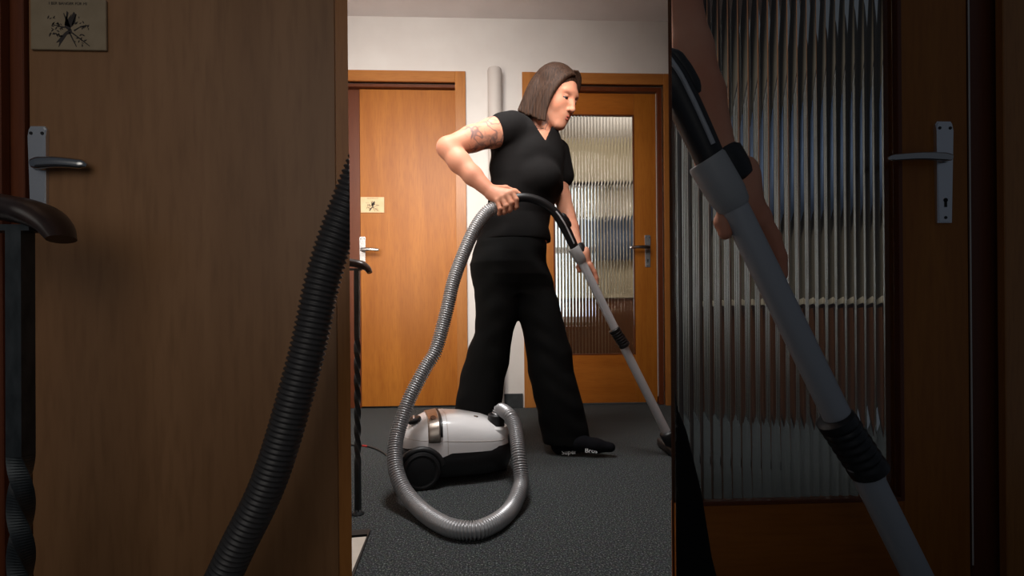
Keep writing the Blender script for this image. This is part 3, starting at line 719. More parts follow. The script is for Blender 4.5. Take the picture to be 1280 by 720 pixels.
# champagne band over the top
bm = BM(); vloft(bm, 0.225, 0.325, 0.148, 0.0025, 8); obj('carry_band', bm, M_band, vac, True)
bm = BM(); vloft(bm, 0.325, 0.345, 0.165, 0.0018, 3); obj('band_shadow_gap', bm, M_vblack, vac, True)
M_emb = new_mat('embossed_bronze', (128, 100, 82), 0.4, 0.6)
bm = BM(); lathe(bm, [(0.010, 0), (0.010, 0.0016), (0.0075, 0.0016)], frame_matrix((0.275 * VL, 0.048, 0.2215), (0, -0.42, 0.9)), 24); obj('round_emblem', bm, M_emb, vac)
# black lower body
bm = BM(); rings = []
for zz, gx, gy in ((0.022, 0.035, 0.03), (0.03, 0.02, 0.016), (0.07, 0.006, 0.004), (0.104, 0.004, 0.002), (0.118, 0.008, 0.006)):
    ring = []
    for k in range(48):
        f = 2 * math.pi * k / 48; c_, s_ = math.cos(f), math.sin(f); e_ = 0.55
        ring.append(bm.verts.new((VL * 0.5 + (VL * 0.52 - gx) * math.copysign(abs(c_) ** e_, c_), VW / 2 + (VW / 2 - gy) * math.copysign(abs(s_) ** 0.6, s_), zz)))
    rings.append(ring)
for a, b2 in zip(rings, rings[1:]):
    for k in range(48): bm.faces.new((a[k], a[(k + 1) % 48], b2[(k + 1) % 48], b2[k]))
bm.faces.new(list(reversed(rings[0]))); bm.faces.new(rings[-1])
sharp(obj('lower_body', bm, M_vblack, vac, True), 50)
for sy in (-0.012, VW - 0.024):
    bm = BM(); mtx = frame_matrix((0.062, sy + (0.036 if sy < 0 else 0), 0.062), (0, -1, 0) if sy < 0 else (0, 1, 0))
    lathe(bm, [(0.061, 0), (0.062, 0.026), (0.060, 0.033), (0.052, 0.036), (0.046, 0.033), (0.030, 0.033), (0.026, 0.036), (0.004, 0.037)], mtx, 48)
    wh = sharp(obj('wheel', bm, M_vblack, vac, True), 30)
    bm = BM(); mtx2 = mtx @ Matrix.Translation((0, 0, 0.034)); lathe(bm, [(0.045, 0), (0.045, 0.0015), (0.034, 0.003)], mtx2, 40); sharp(obj('hub_cap', bm, M_black, wh, True), 30)
bm = BM()     # wheel-arch lip
arc = [(0.062 + 0.07 * math.cos(a), 0.006, 0.060 + 0.068 * math.sin(a)) for a in np.linspace(math.radians(8), math.radians(172), 30)]
sweep(bm, arc, 0.011, 10, up=(0, -1, 0)); obj('wheel_arch', bm, M_vblack, vac, True)
bm = BM(); lathe(bm, [(0.02, 0), (0.02, 0.02), (0.016, 0.022)], frame_matrix((VL * 0.93, VW / 2, 0.001), (0, 0, 1)), 20); obj('front_castor', bm, M_black, vac, True)
# front bumper notch
bm = BM(); box(bm, VL * 0.93, VL * 1.012, 0.05, VW - 0.05, 0.10, 0.142, 0.012, 3); obj('front_bumper', bm, M_vblack, vac, True)
# power knob, button, air outlet
bm = BM(); lathe(bm, [(0.023, 0), (0.023, 0.010), (0.020, 0.014), (0.012, 0.015)], frame_matrix((0.125 * VL, 0.085, 0.204), (-0.28, -0.1, 1)), 28); kn = sharp(obj('power_knob', bm, M_vblack, vac, True), 30)
bm = BM(); box(bm, -0.003, 0.003, -0.017, 0.017, 0.014, 0.018, 0.001); bm.transform(frame_matrix((0.125 * VL, 0.085, 0.204), (-0.28, -0.1, 1))); obj('pointer', bm, M_chrome, kn)
bm = BM(); lathe(bm, [(0.0085, 0), (0.0085, 0.0035), (0.006, 0.0045)], frame_matrix((0.665 * VL, 0.08, 0.2068), (0.12, -0.25, 1)), 24); bt = sharp(obj('bag_indicator', bm, M_chrome, vac, True), 30)
bm = BM(); lathe(bm, [(0.0045, 0), (0.0045, 0.0055)], frame_matrix((0.665 * VL, 0.08, 0.2068), (0.12, -0.25, 1)), 16); obj('lens', bm, M_emb, bt)
# hose port collar
pd = Vector((0.10, -0.05, 1.0))
PORT = (0.845 * VL, VW * 0.30, 0.176)
bm = BM(); lathe(bm, [(0.034, -0.03), (0.034, 0.0), (0.0305, 0.008), (0.0295, 0.036), (0.026, 0.040)], frame_matrix(PORT, pd), 32); sharp(obj('hose_port', bm, M_vblack, vac, True), 30)
bm = BM(); lathe(bm, [(0.048, -0.03), (0.047, -0.004), (0.040, 0.003)], frame_matrix(PORT, pd), 36); sharp(obj('port_rim', bm, M_shell, vac, True), 30)

# ------------------------------------------------------------------ hose, handle and wand in the woman's hands
fl = lambda px, py, z: G(px, py, z)
bpy.context.view_layer.update()
port_w = vac.matrix_world @ Vector(PORT)
pv_ = port_w - CAM
hose_pts = [port_w + Vector((0.008, 0, 0.034)), port_w + Vector((0.020, -0.006, 0.055)), P(635.5, 518, 1.625), P(641, 526.5, 1.60), P(644.5, 538, 1.57), P(648, 566, 1.50), P(651.5, 600, 1.45), P(647.5, 618, 1.395), P(638.5, 636, 1.335), fl(626, 648.5, .0245), fl(612, 657, .0245), fl(596, 662.5, .0245), fl(578, 662.5, .0245), fl(560, 658.5, .0245), fl(540, 648, .026),
            fl(523, 634.5, .032), P(509.5, 619.5, 1.37), P(500, 603.5, 1.40), P(494.5, 585, 1.43), P(493.5, 566, 1.46), P(496, 546, 1.49), P(503, 523, 1.52), P(513, 496, 1.55), P(532, 459.5, 1.585), P(545, 437, 1.60), P(558.5, 388, 1.63), P(566.5, 353, 1.65), P(577.5, 322, 1.67), P(592.5, 288, 1.69), P(606, 268, 1.705), P(617, 259.5, 1.71), P(632, 252, 1.715), P(641, 248.5, 1.715)]
hs = empty('vacuum_hose', fl(590, 660, 0), 'grey ribbed hose looping from the white vacuum cleaner up to the woman\'s hand', 'hose')
bm = BM(); obj('ribbed_hose', ribbed(bm, hose_pts, 0.0205, 0.0078, 0.0060), M_hose, hs, True)
def wand(mp, dep, label, grip_pts, cut=None, name='vacuum_wand', M_tube=M_tube, M_sleeve=M_sleeve):
    q = lambda px, py, Z: P(*mp(px, py), Z * dep)
    s_ = (mp(440, 0)[0] - mp(439, 0)[0]) / FPX * dep            # metres per photo pixel per metre of depth
    e = empty(name, q(850, 565, 1.9), label, 'vacuum wand')
    def add(nm, bm, m, sm=True, par=e):
        if cut: cut_plane(bm, *cut); cut_plane(bm, Vector((0, 0, 0.003)), Vector((0, 0, -1)))
        o = obj(nm, bm, m, par, sm); sharp(o, 45); return o
    Zg = 1.75
    path, _ = spline([q(*g) for g in grip_pts], 60); tt = np.linspace(0, 1, 60)
    r = np.interp(tt, [0, 0.04, 0.06, 0.45, 0.62, 0.7, 0.9, 1], [6.0, 6.0, 5.4, 5.4, 5.9, 6.5, 6.0, 5.7]) * s_ * 1.75
    grip = add('handle_grip', sweep(BM(), path, r, 20), M_black)
    # light stripe along the handle and the suction slider
    i0 = 30; tan = np.gradient(path, axis=0); tan /= np.linalg.norm(tan, axis=1)[:, None]
    side = np.cross(tan, np.array(tuple(Fv))); side /= np.linalg.norm(side, axis=1)[:, None]
    tow = -np.array(tuple(Fv))
    ln = path + tow * (r * 0.985)[:, None] + side * (r * 0.12)[:, None]
    add('grey_stripe', sweep(BM(), ln[33:58], 1.0 * s_ * 1.75, 8), M_tube, True, grip)
    up_ = path + side * (-(r * 1.0))[:, None]; j = (36, 47)
    if np.dot(side[40], np.array(tuple(Uv))) > 0: up_ = path + side * (r * 1.0)[:, None]
    add('suction_slider', sweep(BM(), up_[j[0]:j[1]], np.interp(np.linspace(0, 1, j[1] - j[0]), [0, .15, .85, 1], [1.5, 3.4, 3.4, 2.0]) * s_ * 1.75, 10), M_vblack, True, grip)
    # tubes
    a, b_ = q(716.5, 309.5, 1.79), q(727.5, 327.5, 1.805)
    add('wand_sleeve', sweep(BM(), [a, a.lerp(b_, .05), a.lerp(b_, .75), b_, a.lerp(b_, 1.06)], np.array([6.8, 7.3, 7.1, 6.2, 5.4]) * s_ * 1.8, 24), M_sleeve)
    c_ = q(772, 418, 1.85); d_ = q(833.5, 541, 1.90)
    add('upper_tube', sweep(BM(), [a.lerp(b_, .9), c_], 5.2 * s_ * 1.83, 24), M_tube)
    c1_ = q(767, 411, 1.845); c2_ = q(781.5, 433, 1.855)
    n_ = 33; pp = [c1_.lerp(c2_, i / (n_ - 1)) for i in range(n_)]
    rr = np.array([6.5 if i % 4 in (1, 2) and 5 < i < 29 else 7.2 for i in range(n_)]) * s_ * 1.85; rr[0] *= .85; rr[-1] *= .85
    add('locking_collar', sweep(BM(), pp, rr, 24), M_black)
    add('lower_tube', sweep(BM(), [c_, d_], [5.4 * s_ * 1.86, 5.5 * s_ * 1.86], 24), M_tube)
    return e, d_
gp = [(636, 250.5, 1.713), (646, 247.5, 1.715), (658, 247, 1.72), (672, 250.5, 1.73), (684, 257, 1.74), (694, 266, 1.75), (702, 277, 1.76), (709, 290, 1.775), (718, 309, 1.79)]
wd, dn = wand(ident, 1.0, 'silver telescopic vacuum wand with black bent handle held by the woman', gp)
# nozzle
fh = BM(); d2_ = P(838, 551, 1.905)
obj('nozzle_neck', sweep(BM(), [dn + (dn - d2_) * 0.2, dn, d2_, Vector((d2_.x + 0.03, d2_.y, 0.05))], np.array([7.5, 9.2, 9.0, 7.0]) / FPX * 1.9, 20), M_vblack, wd, True)
bm = BM(); box(bm, d2_.x - 0.01, d2_.x + 0.065, d2_.y - 0.10, d2_.y + 0.14, 0.002, 0.04, 0.012, 3); obj('floor_nozzle', bm, M_vblack, wd, True)

# near set: hose piece on the left, wand on the right, both ending at the edges of the opening
def edge_cut(px):                          # vertical plane through the opening's edge
    pt = P(px, 360, 1.0); d = (pt - CAM); nrm = Vector((d.y, -d.x, 0)).normalized()
    return pt, (nrm if px < 640 else -nrm)
ZN = 0.76
h2 = [(600, 280, 1.0), (592.5, 288, 1.0), (577.5, 322, 1.0), (566.5, 353, 1.0), (558.5, 388, 1.0), (545, 434, 1.0), (530, 466, 1.0), (512, 505, 1.02), (500, 540, 1.04)]
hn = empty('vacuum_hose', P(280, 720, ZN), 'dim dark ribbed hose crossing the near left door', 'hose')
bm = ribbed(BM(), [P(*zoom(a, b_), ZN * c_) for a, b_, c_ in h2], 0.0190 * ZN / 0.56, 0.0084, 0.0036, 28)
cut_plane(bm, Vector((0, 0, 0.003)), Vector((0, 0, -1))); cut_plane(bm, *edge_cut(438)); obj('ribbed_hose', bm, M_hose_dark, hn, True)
M_tube_dim = new_mat('dimmed_aluminium', (160, 162, 166), 0.45, 0.1); M_sleeve_dim = new_mat('dimmed_grey_plastic', (152, 153, 154), 0.5)  # wand colours darkened to carry the near side's dim light
wn, _ = wand(zoom, ZN / 1.85, 'dim silver vacuum wand crossing the near fluted glass door', gp, edge_cut(842), 'vacuum_wand', M_tube_dim, M_sleeve_dim)

# ------------------------------------------------------------------ the woman
def skin_mat(name, tattoo=None):
    m = new_mat(name, (194, 132, 104), 0.5, 0, 0.2); n, l, b = nodes(m)
    tc = n.new('ShaderNodeTexCoord'); nz = n.new('ShaderNodeTexNoise'); nz.inputs['Scale'].default_value = 9; nz.inputs['Detail'].default_value = 4
    cr = n.new('ShaderNodeValToRGB'); cr.color_ramp.elements[0].position = 0.35; cr.color_ramp.elements[1].position = 0.68
    cr.color_ramp.elements[0].color = col(200, 144, 118); cr.color_ramp.elements[1].color = col(190, 124, 98)
    l.new(tc.outputs['Object'], nz.inputs['Vector']); l.new(nz.outputs[0], cr.inputs[0])
    b.inputs['Subsurface Weight'].default_value = 0.12; b.inputs['Subsurface Radius'].default_value = (0.012, 0.005, 0.003)
    out = cr.outputs[0]
    if tattoo:
        a, c = tattoo; ax = (c - a); L2 = ax.dot(ax)
        sub = n.new('ShaderNodeVectorMath'); sub.operation = 'SUBTRACT'; sub.inputs[1].default_value = a; l.new(tc.outputs['Object'], sub.inputs[0])
        dt = n.new('ShaderNodeVectorMath'); dt.operation = 'DOT_PRODUCT'; dt.inputs[1].default_value = ax / L2; l.new(sub.outputs[0], dt.inputs[0])
        prj = n.new('ShaderNodeVectorMath'); prj.operation = 'SCALE'; prj.inputs[0].default_value = ax; l.new(dt.outputs['Value'], prj.inputs['Scale'])
        per = n.new('ShaderNodeVectorMath'); per.operation = 'SUBTRACT'; l.new(sub.outputs[0], per.inputs[0]); l.new(prj.outputs[0], per.inputs[1])
        ln = n.new('ShaderNodeVectorMath'); ln.operation = 'LENGTH'; l.new(per.outputs[0], ln.inputs[0])
        near_ = n.new('ShaderNodeMath'); near_.operation = 'LESS_THAN'; near_.inputs[1].default_value = 0.085; l.new(ln.outputs['Value'], near_.inputs[0])
        fr = n.new('ShaderNodeValToRGB'); e = fr.color_ramp.elements; e[0].position = 0.0; e[0].color = (1, 1, 1, 1); e[1].position = 0.78; e[1].color = (0, 0, 0, 1)
        k = e.new(0.70); k.color = (1, 1, 1, 1); l.new(dt.outputs['Value'], fr.inputs[0])
        def ink(scale, lo, hi, dist, off):
            mp = n.new('ShaderNodeMapping'); mp.inputs['Location'].default_value = off; l.new(tc.outputs['Object'], mp.inputs[0])
            q = n.new('ShaderNodeTexNoise'); q.inputs['Scale'].default_value = scale; q.inputs['Detail'].default_value = 3; q.inputs['Distortion'].default_value = dist; l.new(mp.outputs[0], q.inputs['Vector'])
            r_ = n.new('ShaderNodeMapRange'); r_.inputs[1].default_value = lo; r_.inputs[2].default_value = hi; l.new(q.outputs[0], r_.inputs[0]); return r_.outputs[0]
        def line(scale, width, off):       # thin outlines: where a noise crosses 0.5
            mp = n.new('ShaderNodeMapping'); mp.inputs['Location'].default_value = off; l.new(tc.outputs['Object'], mp.inputs[0])
            q = n.new('ShaderNodeTexNoise'); q.inputs['Scale'].default_value = scale; q.inputs['Detail'].default_value = 1; l.new(mp.outputs[0], q.inputs['Vector'])
            s1 = n.new('ShaderNodeMath'); s1.operation = 'SUBTRACT'; s1.inputs[1].default_value = 0.5; l.new(q.outputs[0], s1.inputs[0])
            s2 = n.new('ShaderNodeMath'); s2.operation = 'ABSOLUTE'; l.new(s1.outputs[0], s2.inputs[0])
            r_ = n.new('ShaderNodeMapRange'); r_.inputs[1].default_value = width; r_.inputs[2].default_value = width * 0.3; l.new(s2.outputs[0], r_.inputs[0]); return r_.outputs[0]
        def mth(op, p, q):
            x = n.new('ShaderNodeMath'); x.operation = op
            for i, v in enumerate((p, q)):
                if isinstance(v, float): x.inputs[i].default_value = v
                else: l.new(v, x.inputs[i])
            return x.outputs[0]
        pat = mth('MAXIMUM', mth('MULTIPLY', ink(24, 0.50, 0.66, 0.8, (3, 1, 2)), 0.85), mth('MULTIPLY', line(20, 0.035, (1, 5, 2)), 0.75))
        pat = mth('MAXIMUM', pat, mth('MULTIPLY', ink(70, 0.6, 0.7, 0.2, (7, 2, 2)), 0.6))
        msk = mth('MULTIPLY', mth('MULTIPLY', pat, fr.outputs[0]), near_.outputs[0]); msk = mth('MULTIPLY', msk, 0.9)
        mx = n.new('ShaderNodeMixRGB'); mx.inputs[2].default_value = col(66, 70, 78); l.new(msk, mx.inputs[0]); l.new(out, mx.inputs[1]); out = mx.outputs[0]
    l.new(out, b.inputs['Base Color'])
    return m
def cloth(name, rgb):
    m = noise_mat(name, rgb, tuple(int(c * 1.25) for c in rgb), (14, 14, 14), 0.9, bump=0.25, spec=0.15)
    m.node_tree.nodes['Principled BSDF'].inputs['Sheen Weight'].default_value = 0.0
    return m
M_shirt = cloth('black_jersey', (14, 12, 12)); M_trouser = cloth('black_trouser_cloth', (13, 13, 13)); M_sock = cloth('black_sock_knit', (14, 14, 18))
M_lip = new_mat('lip_skin', (168, 88, 76), 0.4); M_brow = new_mat('brow_hair', (96, 66, 48), 0.8); M_lash = new_mat('lash_black', (34, 24, 22), 0.7)
M_eye = new_mat('eye_white', (206, 198, 192), 0.2); M_iris = new_mat('iris_dark', (52, 44, 40), 0.2)
# hair
M_hair = new_mat('brown_hair', (56, 36, 26), 0.6, 0, 0.1); n, l, b = nodes(M_hair)
tc = n.new('ShaderNodeTexCoord'); mp = n.new('ShaderNodeMapping'); mp.inputs['Rotation'].default_value = (0, math.radians(-24), 0); mp.inputs['Scale'].default_value = (260, 260, 9)
nz = n.new('ShaderNodeTexNoise'); nz.inputs['Scale'].default_value = 1; nz.inputs['Detail'].default_value = 3
cr = n.new('ShaderNodeValToRGB'); cr.color_ramp.elements[0].position = 0.3; cr.color_ramp.elements[1].position = 0.72
cr.color_ramp.elements[0].color = col(28, 18, 13); cr.color_ramp.elements[1].color = col(62, 43, 32)
bp = n.new('ShaderNodeBump'); bp.inputs['Strength'].default_value = 0.45; bp.inputs['Distance'].default_value = 0.003
l.new(tc.outputs['Object'], mp.inputs[0]); l.new(mp.outputs[0], nz.inputs['Vector']); l.new(nz.outputs[0], cr.inputs[0]); l.new(cr.outputs[0], b.inputs['Base Color']); l.new(nz.outputs[0], bp.inputs['Height']); l.new(bp.outputs[0], b.inputs['Normal'])

# head frame: turned 60 degrees to the right, pitched down, tilted
yaw_, pit_, rol_ = math.radians(52.0), math.radians(22.8), 0.0
fh_ = Vector((math.sin(yaw_), 0, math.cos(yaw_))); Y_ = Vector((0, 1, 0))
f_ = fh_ * math.cos(pit_) - Y_ * math.sin(pit_); u_ = Y_ * math.cos(pit_) + fh_ * math.sin(pit_); l_ = u_.cross(f_)
u2_ = u_ * math.cos(rol_) + l_ * math.sin(rol_); l2_ = l_ * math.cos(rol_) - u_ * math.sin(rol_)
HF, HL, HU = DV(*f_), DV(*l2_), DV(*u2_)
HCEN = P(693.2, 121.2, 1.90); HK = 0.97
H = lambda x, y, z: HCEN + (HF * x + HL * y + HU * z) * HK
HAX = (HF, HL, HU)

def rows_px(rows, dep, mp=ident, k=1.0):
    out = []
    for r in rows:
        py, xl, xr, hd = r[:4]; dz = (r[4] if len(r) > 4 else 0.0)
        a = P(*mp(xl, py), (dep + dz) * k); c_ = P(*mp(xr, py), (dep + dz) * k)
        out.append(((a + c_) / 2, (c_ - a).length / 2, hd))
    return out
TORSO = rows_px([(150, 640, 688, .07), (160, 628, 695, .095), (172, 620, 700, .108), (187, 613, 703.5, .118), (205, 612.5, 704.5, .126), (224, 612.5, 704, .128), (238, 612.5, 703.5, .124), (255, 609, 694, .114), (271, 604.5, 687, .112), (285, 601, 686.5, .118), (299, 596.5, 687.5, .126), (305, 595, 687, .128)], 1.95)
HIPS = rows_px([(284, 603, 685, .112), (299, 597, 684, .124), (318, 591, 682, .136), (330, 590.5, 681, .138), (345, 593, 684, .128), (356, 598, 683, .10), (364, 608, 676, .07)], 1.95)
BACK_LEG = rows_px([(312, 606, 640, .07), (330, 590.5, 648, .105), (353, 592.5, 649, .105), (378, 594, 648.5, .1), (398, 594.5, 647, .098), (415, 593.5, 641.6, .094), (433, 586.6, 638.5, .092), (455, 579.5, 636.5, .095), (473, 575, 631, .1), (491, 571.8, 629, .108), (513, 568.5, 626, .115), (540, 565, 623, .12), (563, 562, 621, .122)], 1.93)
FRONT_LEG = rows_px([(312, 644, 672, .07), (330, 632, 681.5, .105), (353, 636, 691, .105), (390, 647, 701, .1), (400, 649.5, 703.5, .098), (415, 653.5, 707, .096), (439, 657.5, 714.7, .094), (464, 660, 717, .094), (482, 664, 722, .098), (507, 670, 729, .096), (530, 674.3, 734, .09), (540, 676, 736, .086), (552, 678.5, 738.5, .084)], 1.975)

def left_arm(fd, mp=ident, k=1.0, g=1.0):
    q = lambda px, py, Z: P(*mp(px, py), Z * k)
    fd.chain([q(692, 192, 2.03), q(698, 225, 2.035), q(703.5, 248, 2.02), q(708.5, 268, 1.98), q(714, 285, 1.935), q(720.5, 309, 1.885)], [.044 * g, .037 * g, .0345 * g, .0335 * g, .030 * g, .0240 * g], 0.012)
    wr = q(720.5, 309, 1.885)
    fd.ell(q(731, 324, 1.872), (.021 * g, .04 * g, .024 * g), (Rv, (Uv * .85 - Rv * .53).normalized(), Fv), 0.015)
    fd.cone(wr, q(736, 333, 1.868), .022 * g, .019 * g, 0.012)
    fing = [([(737.5, 331, 1.850), (743.0, 340, 1.846), (745.5, 348, 1.844), (746.3, 355, 1.842)], .0090),
            ([(736, 333, 1.866), (741, 342.5, 1.862), (743.5, 350.5, 1.858), (744.3, 358, 1.852)], .0092),
            ([(733.5, 334, 1.882), (738, 343.5, 1.882), (740.5, 351, 1.876), (741.5, 357, 1.868)], .0088),
            ([(731, 334, 1.897), (734.5, 343, 1.898), (736.5, 349, 1.892), (737.5, 354, 1.884)], .0076)]
    for pts, r in fing: fd.chain([q(*p_) for p_ in pts], [r * 1.15 * g, r * g, r * .95 * g, r * .8 * g], 0.004)
    fd.chain([q(728, 318, 1.862), q(725.5, 327, 1.845), q(723.3, 334, 1.832), q(724.2, 338.5, 1.82)], [.013 * g, .0115 * g, .0098 * g, .008 * g], 0.006)
    return wr

# woman's skin: one continuous body
xs = np.arange(P(538, 200, 1.75).x, P(775, 500, 1.95).x, 0.0026)
body = Field(xs, np.arange(1.62, 2.17, 0.0026), np.r_[np.arange(-0.01, 0.66, 0.005), np.arange(0.66, 1.63, 0.0024)])
fd = body
fd.loft(TORSO[2:], 0.03, off=-0.014); fd.loft(HIPS, 0.03, off=-0.02)
fd.cone(P(641, 164, 1.88), P(690, 190, 2.0), .050, .046, 0.03)
fd.cone(P(655, 160, 1.93), P(676, 178, 1.97), .045, .045, 0.03)
SH, EL = P(634, 161, 1.865), P(559.5, 185, 1.745)
fd.chain([SH, P(616, 166, 1.835), P(590, 173.5, 1.79), EL], [.057, .054, .0465, .0375], 0.016)
fd.chain([EL, P(574, 202, 1.735), P(591, 219.5, 1.722), P(613, 240, 1.705)], [.0375, .039, .0335, .0245], 0.016)
# right hand closed over the hose
mcp = [(639.5, 240.5, 1.680), (633.5, 243, 1.676), (627.5, 246.5, 1.676), (621.5, 250.5, 1.680)]
pip = [(645.3, 249.5, 1.676), (638.8, 253.5, 1.671), (632, 257.5, 1.671), (625, 261, 1.675)]
dip = [(645.5, 258.5, 1.684), (637.5, 262, 1.681), (631, 264.8, 1.683), (624.5, 267, 1.688)]
tip = [(643.5, 260.5, 1.706), (635.8, 264, 1.703), (629.3, 266.8, 1.703), (623.3, 268, 1.704)]
for i, r in enumerate((.0092, .0096, .0090, .0080)):
    m_, p_, d_, t_ = P(*mcp[i]), P(*pip[i]), P(*dip[i]), P(*tip[i])
    fd.cone(P(614 + (3 - i) * 1.2, 241 + (i - 1) * 1.5, 1.703), m_, .017, r * 1.25, 0.012)
    fd.chain([m_, p_, d_, t_], [r * 1.2, r, r * .92, r * .8], 0.0035)
fd.chain([P(619, 236.5, 1.712), P(632, 236, 1.735), P(644, 240, 1.748), P(653, 246, 1.748)], [.015, .0125, .0105, .0085], 0.008)
left_arm(fd)
# neck and head
fd.chain([P(666, 178, 1.945), P(672, 163, 1.94), H(-.022, 0, -.06)], [.058, .052, .052], 0.03)
fd.ell(H(-.012, 0, .028), (.094, .074, .088), HAX, 0.01)
fd.ell(H(.030, 0, -.028), (.060, .061, .082), HAX, 0.03)
for s_ in (-1, 1):
    fd.cone(H(.0, .050 * s_, -.058), H(.062, .014 * s_, -.098), .020, .0165, 0.02)
    fd.ell(H(.056, .036 * s_, -.030), (.024, .024, .026), HAX, 0.02)
    fd.ell(H(-.012, .066 * s_, -.012), (.018, .008, .028), HAX, 0.006)
fd.ell(H(.070, 0, -.100), (.019, .021, .016), HAX, 0.015)
fd.ell(H(.074, 0, -.064), (.020, .029, .026), HAX, 0.02)
fd.ell(H(.074, 0, .022), (.017, .05, .016), HAX, 0.02)
for s_ in (-1, 1): fd.ell(H(.098, .032 * s_, .001), (.019, .0175, .0105), HAX, 0.012, 's')
fd.chain([H(.086, 0, .008), H(.097, 0, -.014), H(.1065, 0, -.033)], [.0075, .0082, .0092], 0.012)
fd.ell(H(.1055, 0, -.0365), (.0115, .0105, .0095), HAX, 0.006)
for s_ in (-1, 1):
    fd.ell(H(.0945, .0125 * s_, -.0395), (.0105, .0068, .0075), HAX, 0.005)
    fd.ell(H(.0715, .0315 * s_, .0035), (.0155, .0155, .0088), HAX, 0.003)       # upper lid
    fd.ell(H(.0715, .0315 * s_, -.0115), (.0140, .0145, .0048), HAX, 0.003)      # lower lid
fd.cone(H(.100, 0, -.0625 - .006), H(.085, 0, -.0685), .0015, .0015, 0.004, 's')
# legs inside the trousers
fd.chain([P(622, 330, 1.95), P(617, 430, 1.94), P(598, 540, 1.93)], [.075, .058, .045], 0.03)
fd.chain([P(656, 330, 1.96), P(685, 440, 1.98), P(706, 545, 1.985)], [.075, .058, .042], 0.03)
woman = empty('person', P(660, 562, 1.96), 'woman in black top and wide black trousers vacuuming, brown hair, tattooed arm', 'person')
M_skin = skin_mat('skin_tattooed', (SH + (EL - SH) * 0.02, EL)); M_skin2 = skin_mat('skin_plain')
link('body', body.mesh('body', 2), M_skin, woman, True)
del body, fd
# eyes, brows, lips
def small_ell(c, rad, ax, bm, nu=20, nv=12):
    v = []
    for j in range(nv + 1):
        th = math.pi * j / nv
        v.append([bm.verts.new(c + ax[0] * (rad[0] * math.sin(th) * math.cos(2 * math.pi * i / nu)) + ax[1] * (rad[1] * math.sin(th) * math.sin(2 * math.pi * i / nu)) + ax[2] * (rad[2] * math.cos(th))) for i in range(nu)] if 0 < j < nv else [bm.verts.new(c + ax[2] * (rad[2] * math.cos(th)))])
    for j in range(nv):
        a, b2 = v[j], v[j + 1]
        for i in range(nu):
            k = (i + 1) % nu
            if len(a) == 1: bm.faces.new((a[0], b2[i], b2[k]))
            elif len(b2) == 1: bm.faces.new((a[i], b2[0], a[k]))
            else: bm.faces.new((a[i], b2[i], b2[k], a[k]))
    return bm
for s_ in (-1, 1):
    ec = H(.0715, .0315 * s_, -.003)
    ey = obj('eye', small_ell(ec, (.0138, .0140, .0125), HAX, BM()), M_eye, woman, True)
    gaze = (HF * 0.93 - HU * 0.36).normalized()
    bm = BM(); lathe(bm, [(.0062, -.001), (.0056, .0008), (.001, .0012)], frame_matrix(ec + gaze * .0130, gaze), 20); obj('iris', bm, M_iris, ey, True)
    arc = [H(.0715 + .0158 * math.cos(a), .0315 * s_ + .0158 * math.sin(a) * s_, -.0048 + .0022 * math.cos(a * 1.2)) for a in np.linspace(-0.95, 1.15, 14)]
    obj('eyelashes', sweep(BM(), arc, np.interp(np.linspace(0, 1, 14), [0, .5, 1], [.0007, .0016, .0013]), 8, up=tuple(HU)), M_lash, woman, True)
    br = [H(.0885, .011 * s_, .0150), H(.0880, .022 * s_, .0195), H(.0805, .036 * s_, .0225), H(.0690, .049 * s_, .0185)]
    path, _ = spline(br, 16); obj('eyebrow', sweep(BM(), path, np.interp(np.linspace(0, 1, 16), [0, .3, 1], [.0026, .0032, .0012]), 10, up=tuple(HU)), M_brow, woman, True)
lp = BM()
up_l = [H(.0800, -.0265, -.0705), H(.0905, -.011, -.0645), H(.0955, 0, -.0640), H(.0905, .011, -.0645), H(.0815, .0225, -.0690)]
path, _ = spline(up_l, 22); sweep(lp, path, np.interp(np.linspace(0, 1, 22), [0, .35, .65, 1], [.0014, .0042, .0042, .0014]), 10, up=tuple(HU))
lo_l = [H(.0800, -.0260, -.0712), H(.0890, -.011, -.0738), H(.0930, 0, -.0750), H(.0890, .011, -.0738), H(.0815, .0215, -.0698)]
lips = obj('upper_lip', lp, M_lip, woman, True)
lp = BM(); path, _ = spline(lo_l, 22); sweep(lp, path, np.interp(np.linspace(0, 1, 22), [0, .35, .65, 1], [.0014, .0046, .0046, .0014]), 10, up=tuple(HU)); obj('lower_lip', lp, M_lip, woman, True)

# hair: shell of the skull plus combed locks
hf = field_box([H(-.14, -.12, .13), H(.12, .12, .13), P(640, 165, 1.76), P(735, 160, 2.08), P(690, 70, 1.9)], 0.02, 0.0024)
hf.ell(H(-.016, 0, .032), (.096, .082, .094), HAX, 0.01)
hf.ell(H(.128, -.004, -.042), (.098, .088, .112), HAX, 0.012, 's')
q = random.Random(11)
def lock(p0, p1, p2, p3, r, k=0.0045):
    n_ = 12; t = np.linspace(0, 1, n_)[:, None]; A = [np.array(tuple(v)) for v in (p0, p1, p2, p3)]
    pts = (1 - t) ** 3 * A[0] + 3 * (1 - t) ** 2 * t * A[1] + 3 * (1 - t) * t ** 2 * A[2] + t ** 3 * A[3]
    rad = r * np.interp(np.linspace(0, 1, n_), [0, .15, .6, 1], [.35, .85, 1.05, .5]); hf.strand(pts, list(rad), k)
for i in range(26):                        # side towards the viewer
    f = i / 25
    p0 = H(.072 - .12 * f, -.004, .114 - .03 * abs(f - .5) - .010 * max(0, .3 - f) / .3); p1 = H(.074 - .14 * f, -.072, .092)
    p2 = H(.020 - .085 * f, -.088 - .003 * math.sin(f * 9), -.010); p3 = P(681 - 33 * f + q.uniform(-1.5, 1.5), 150 - 12 * f + q.uniform(-1.2, 1.2), 1.825 + 0.055 * f)
    lock(p0, p1, p2, p3, .0088 + q.uniform(-.0012, .0014))
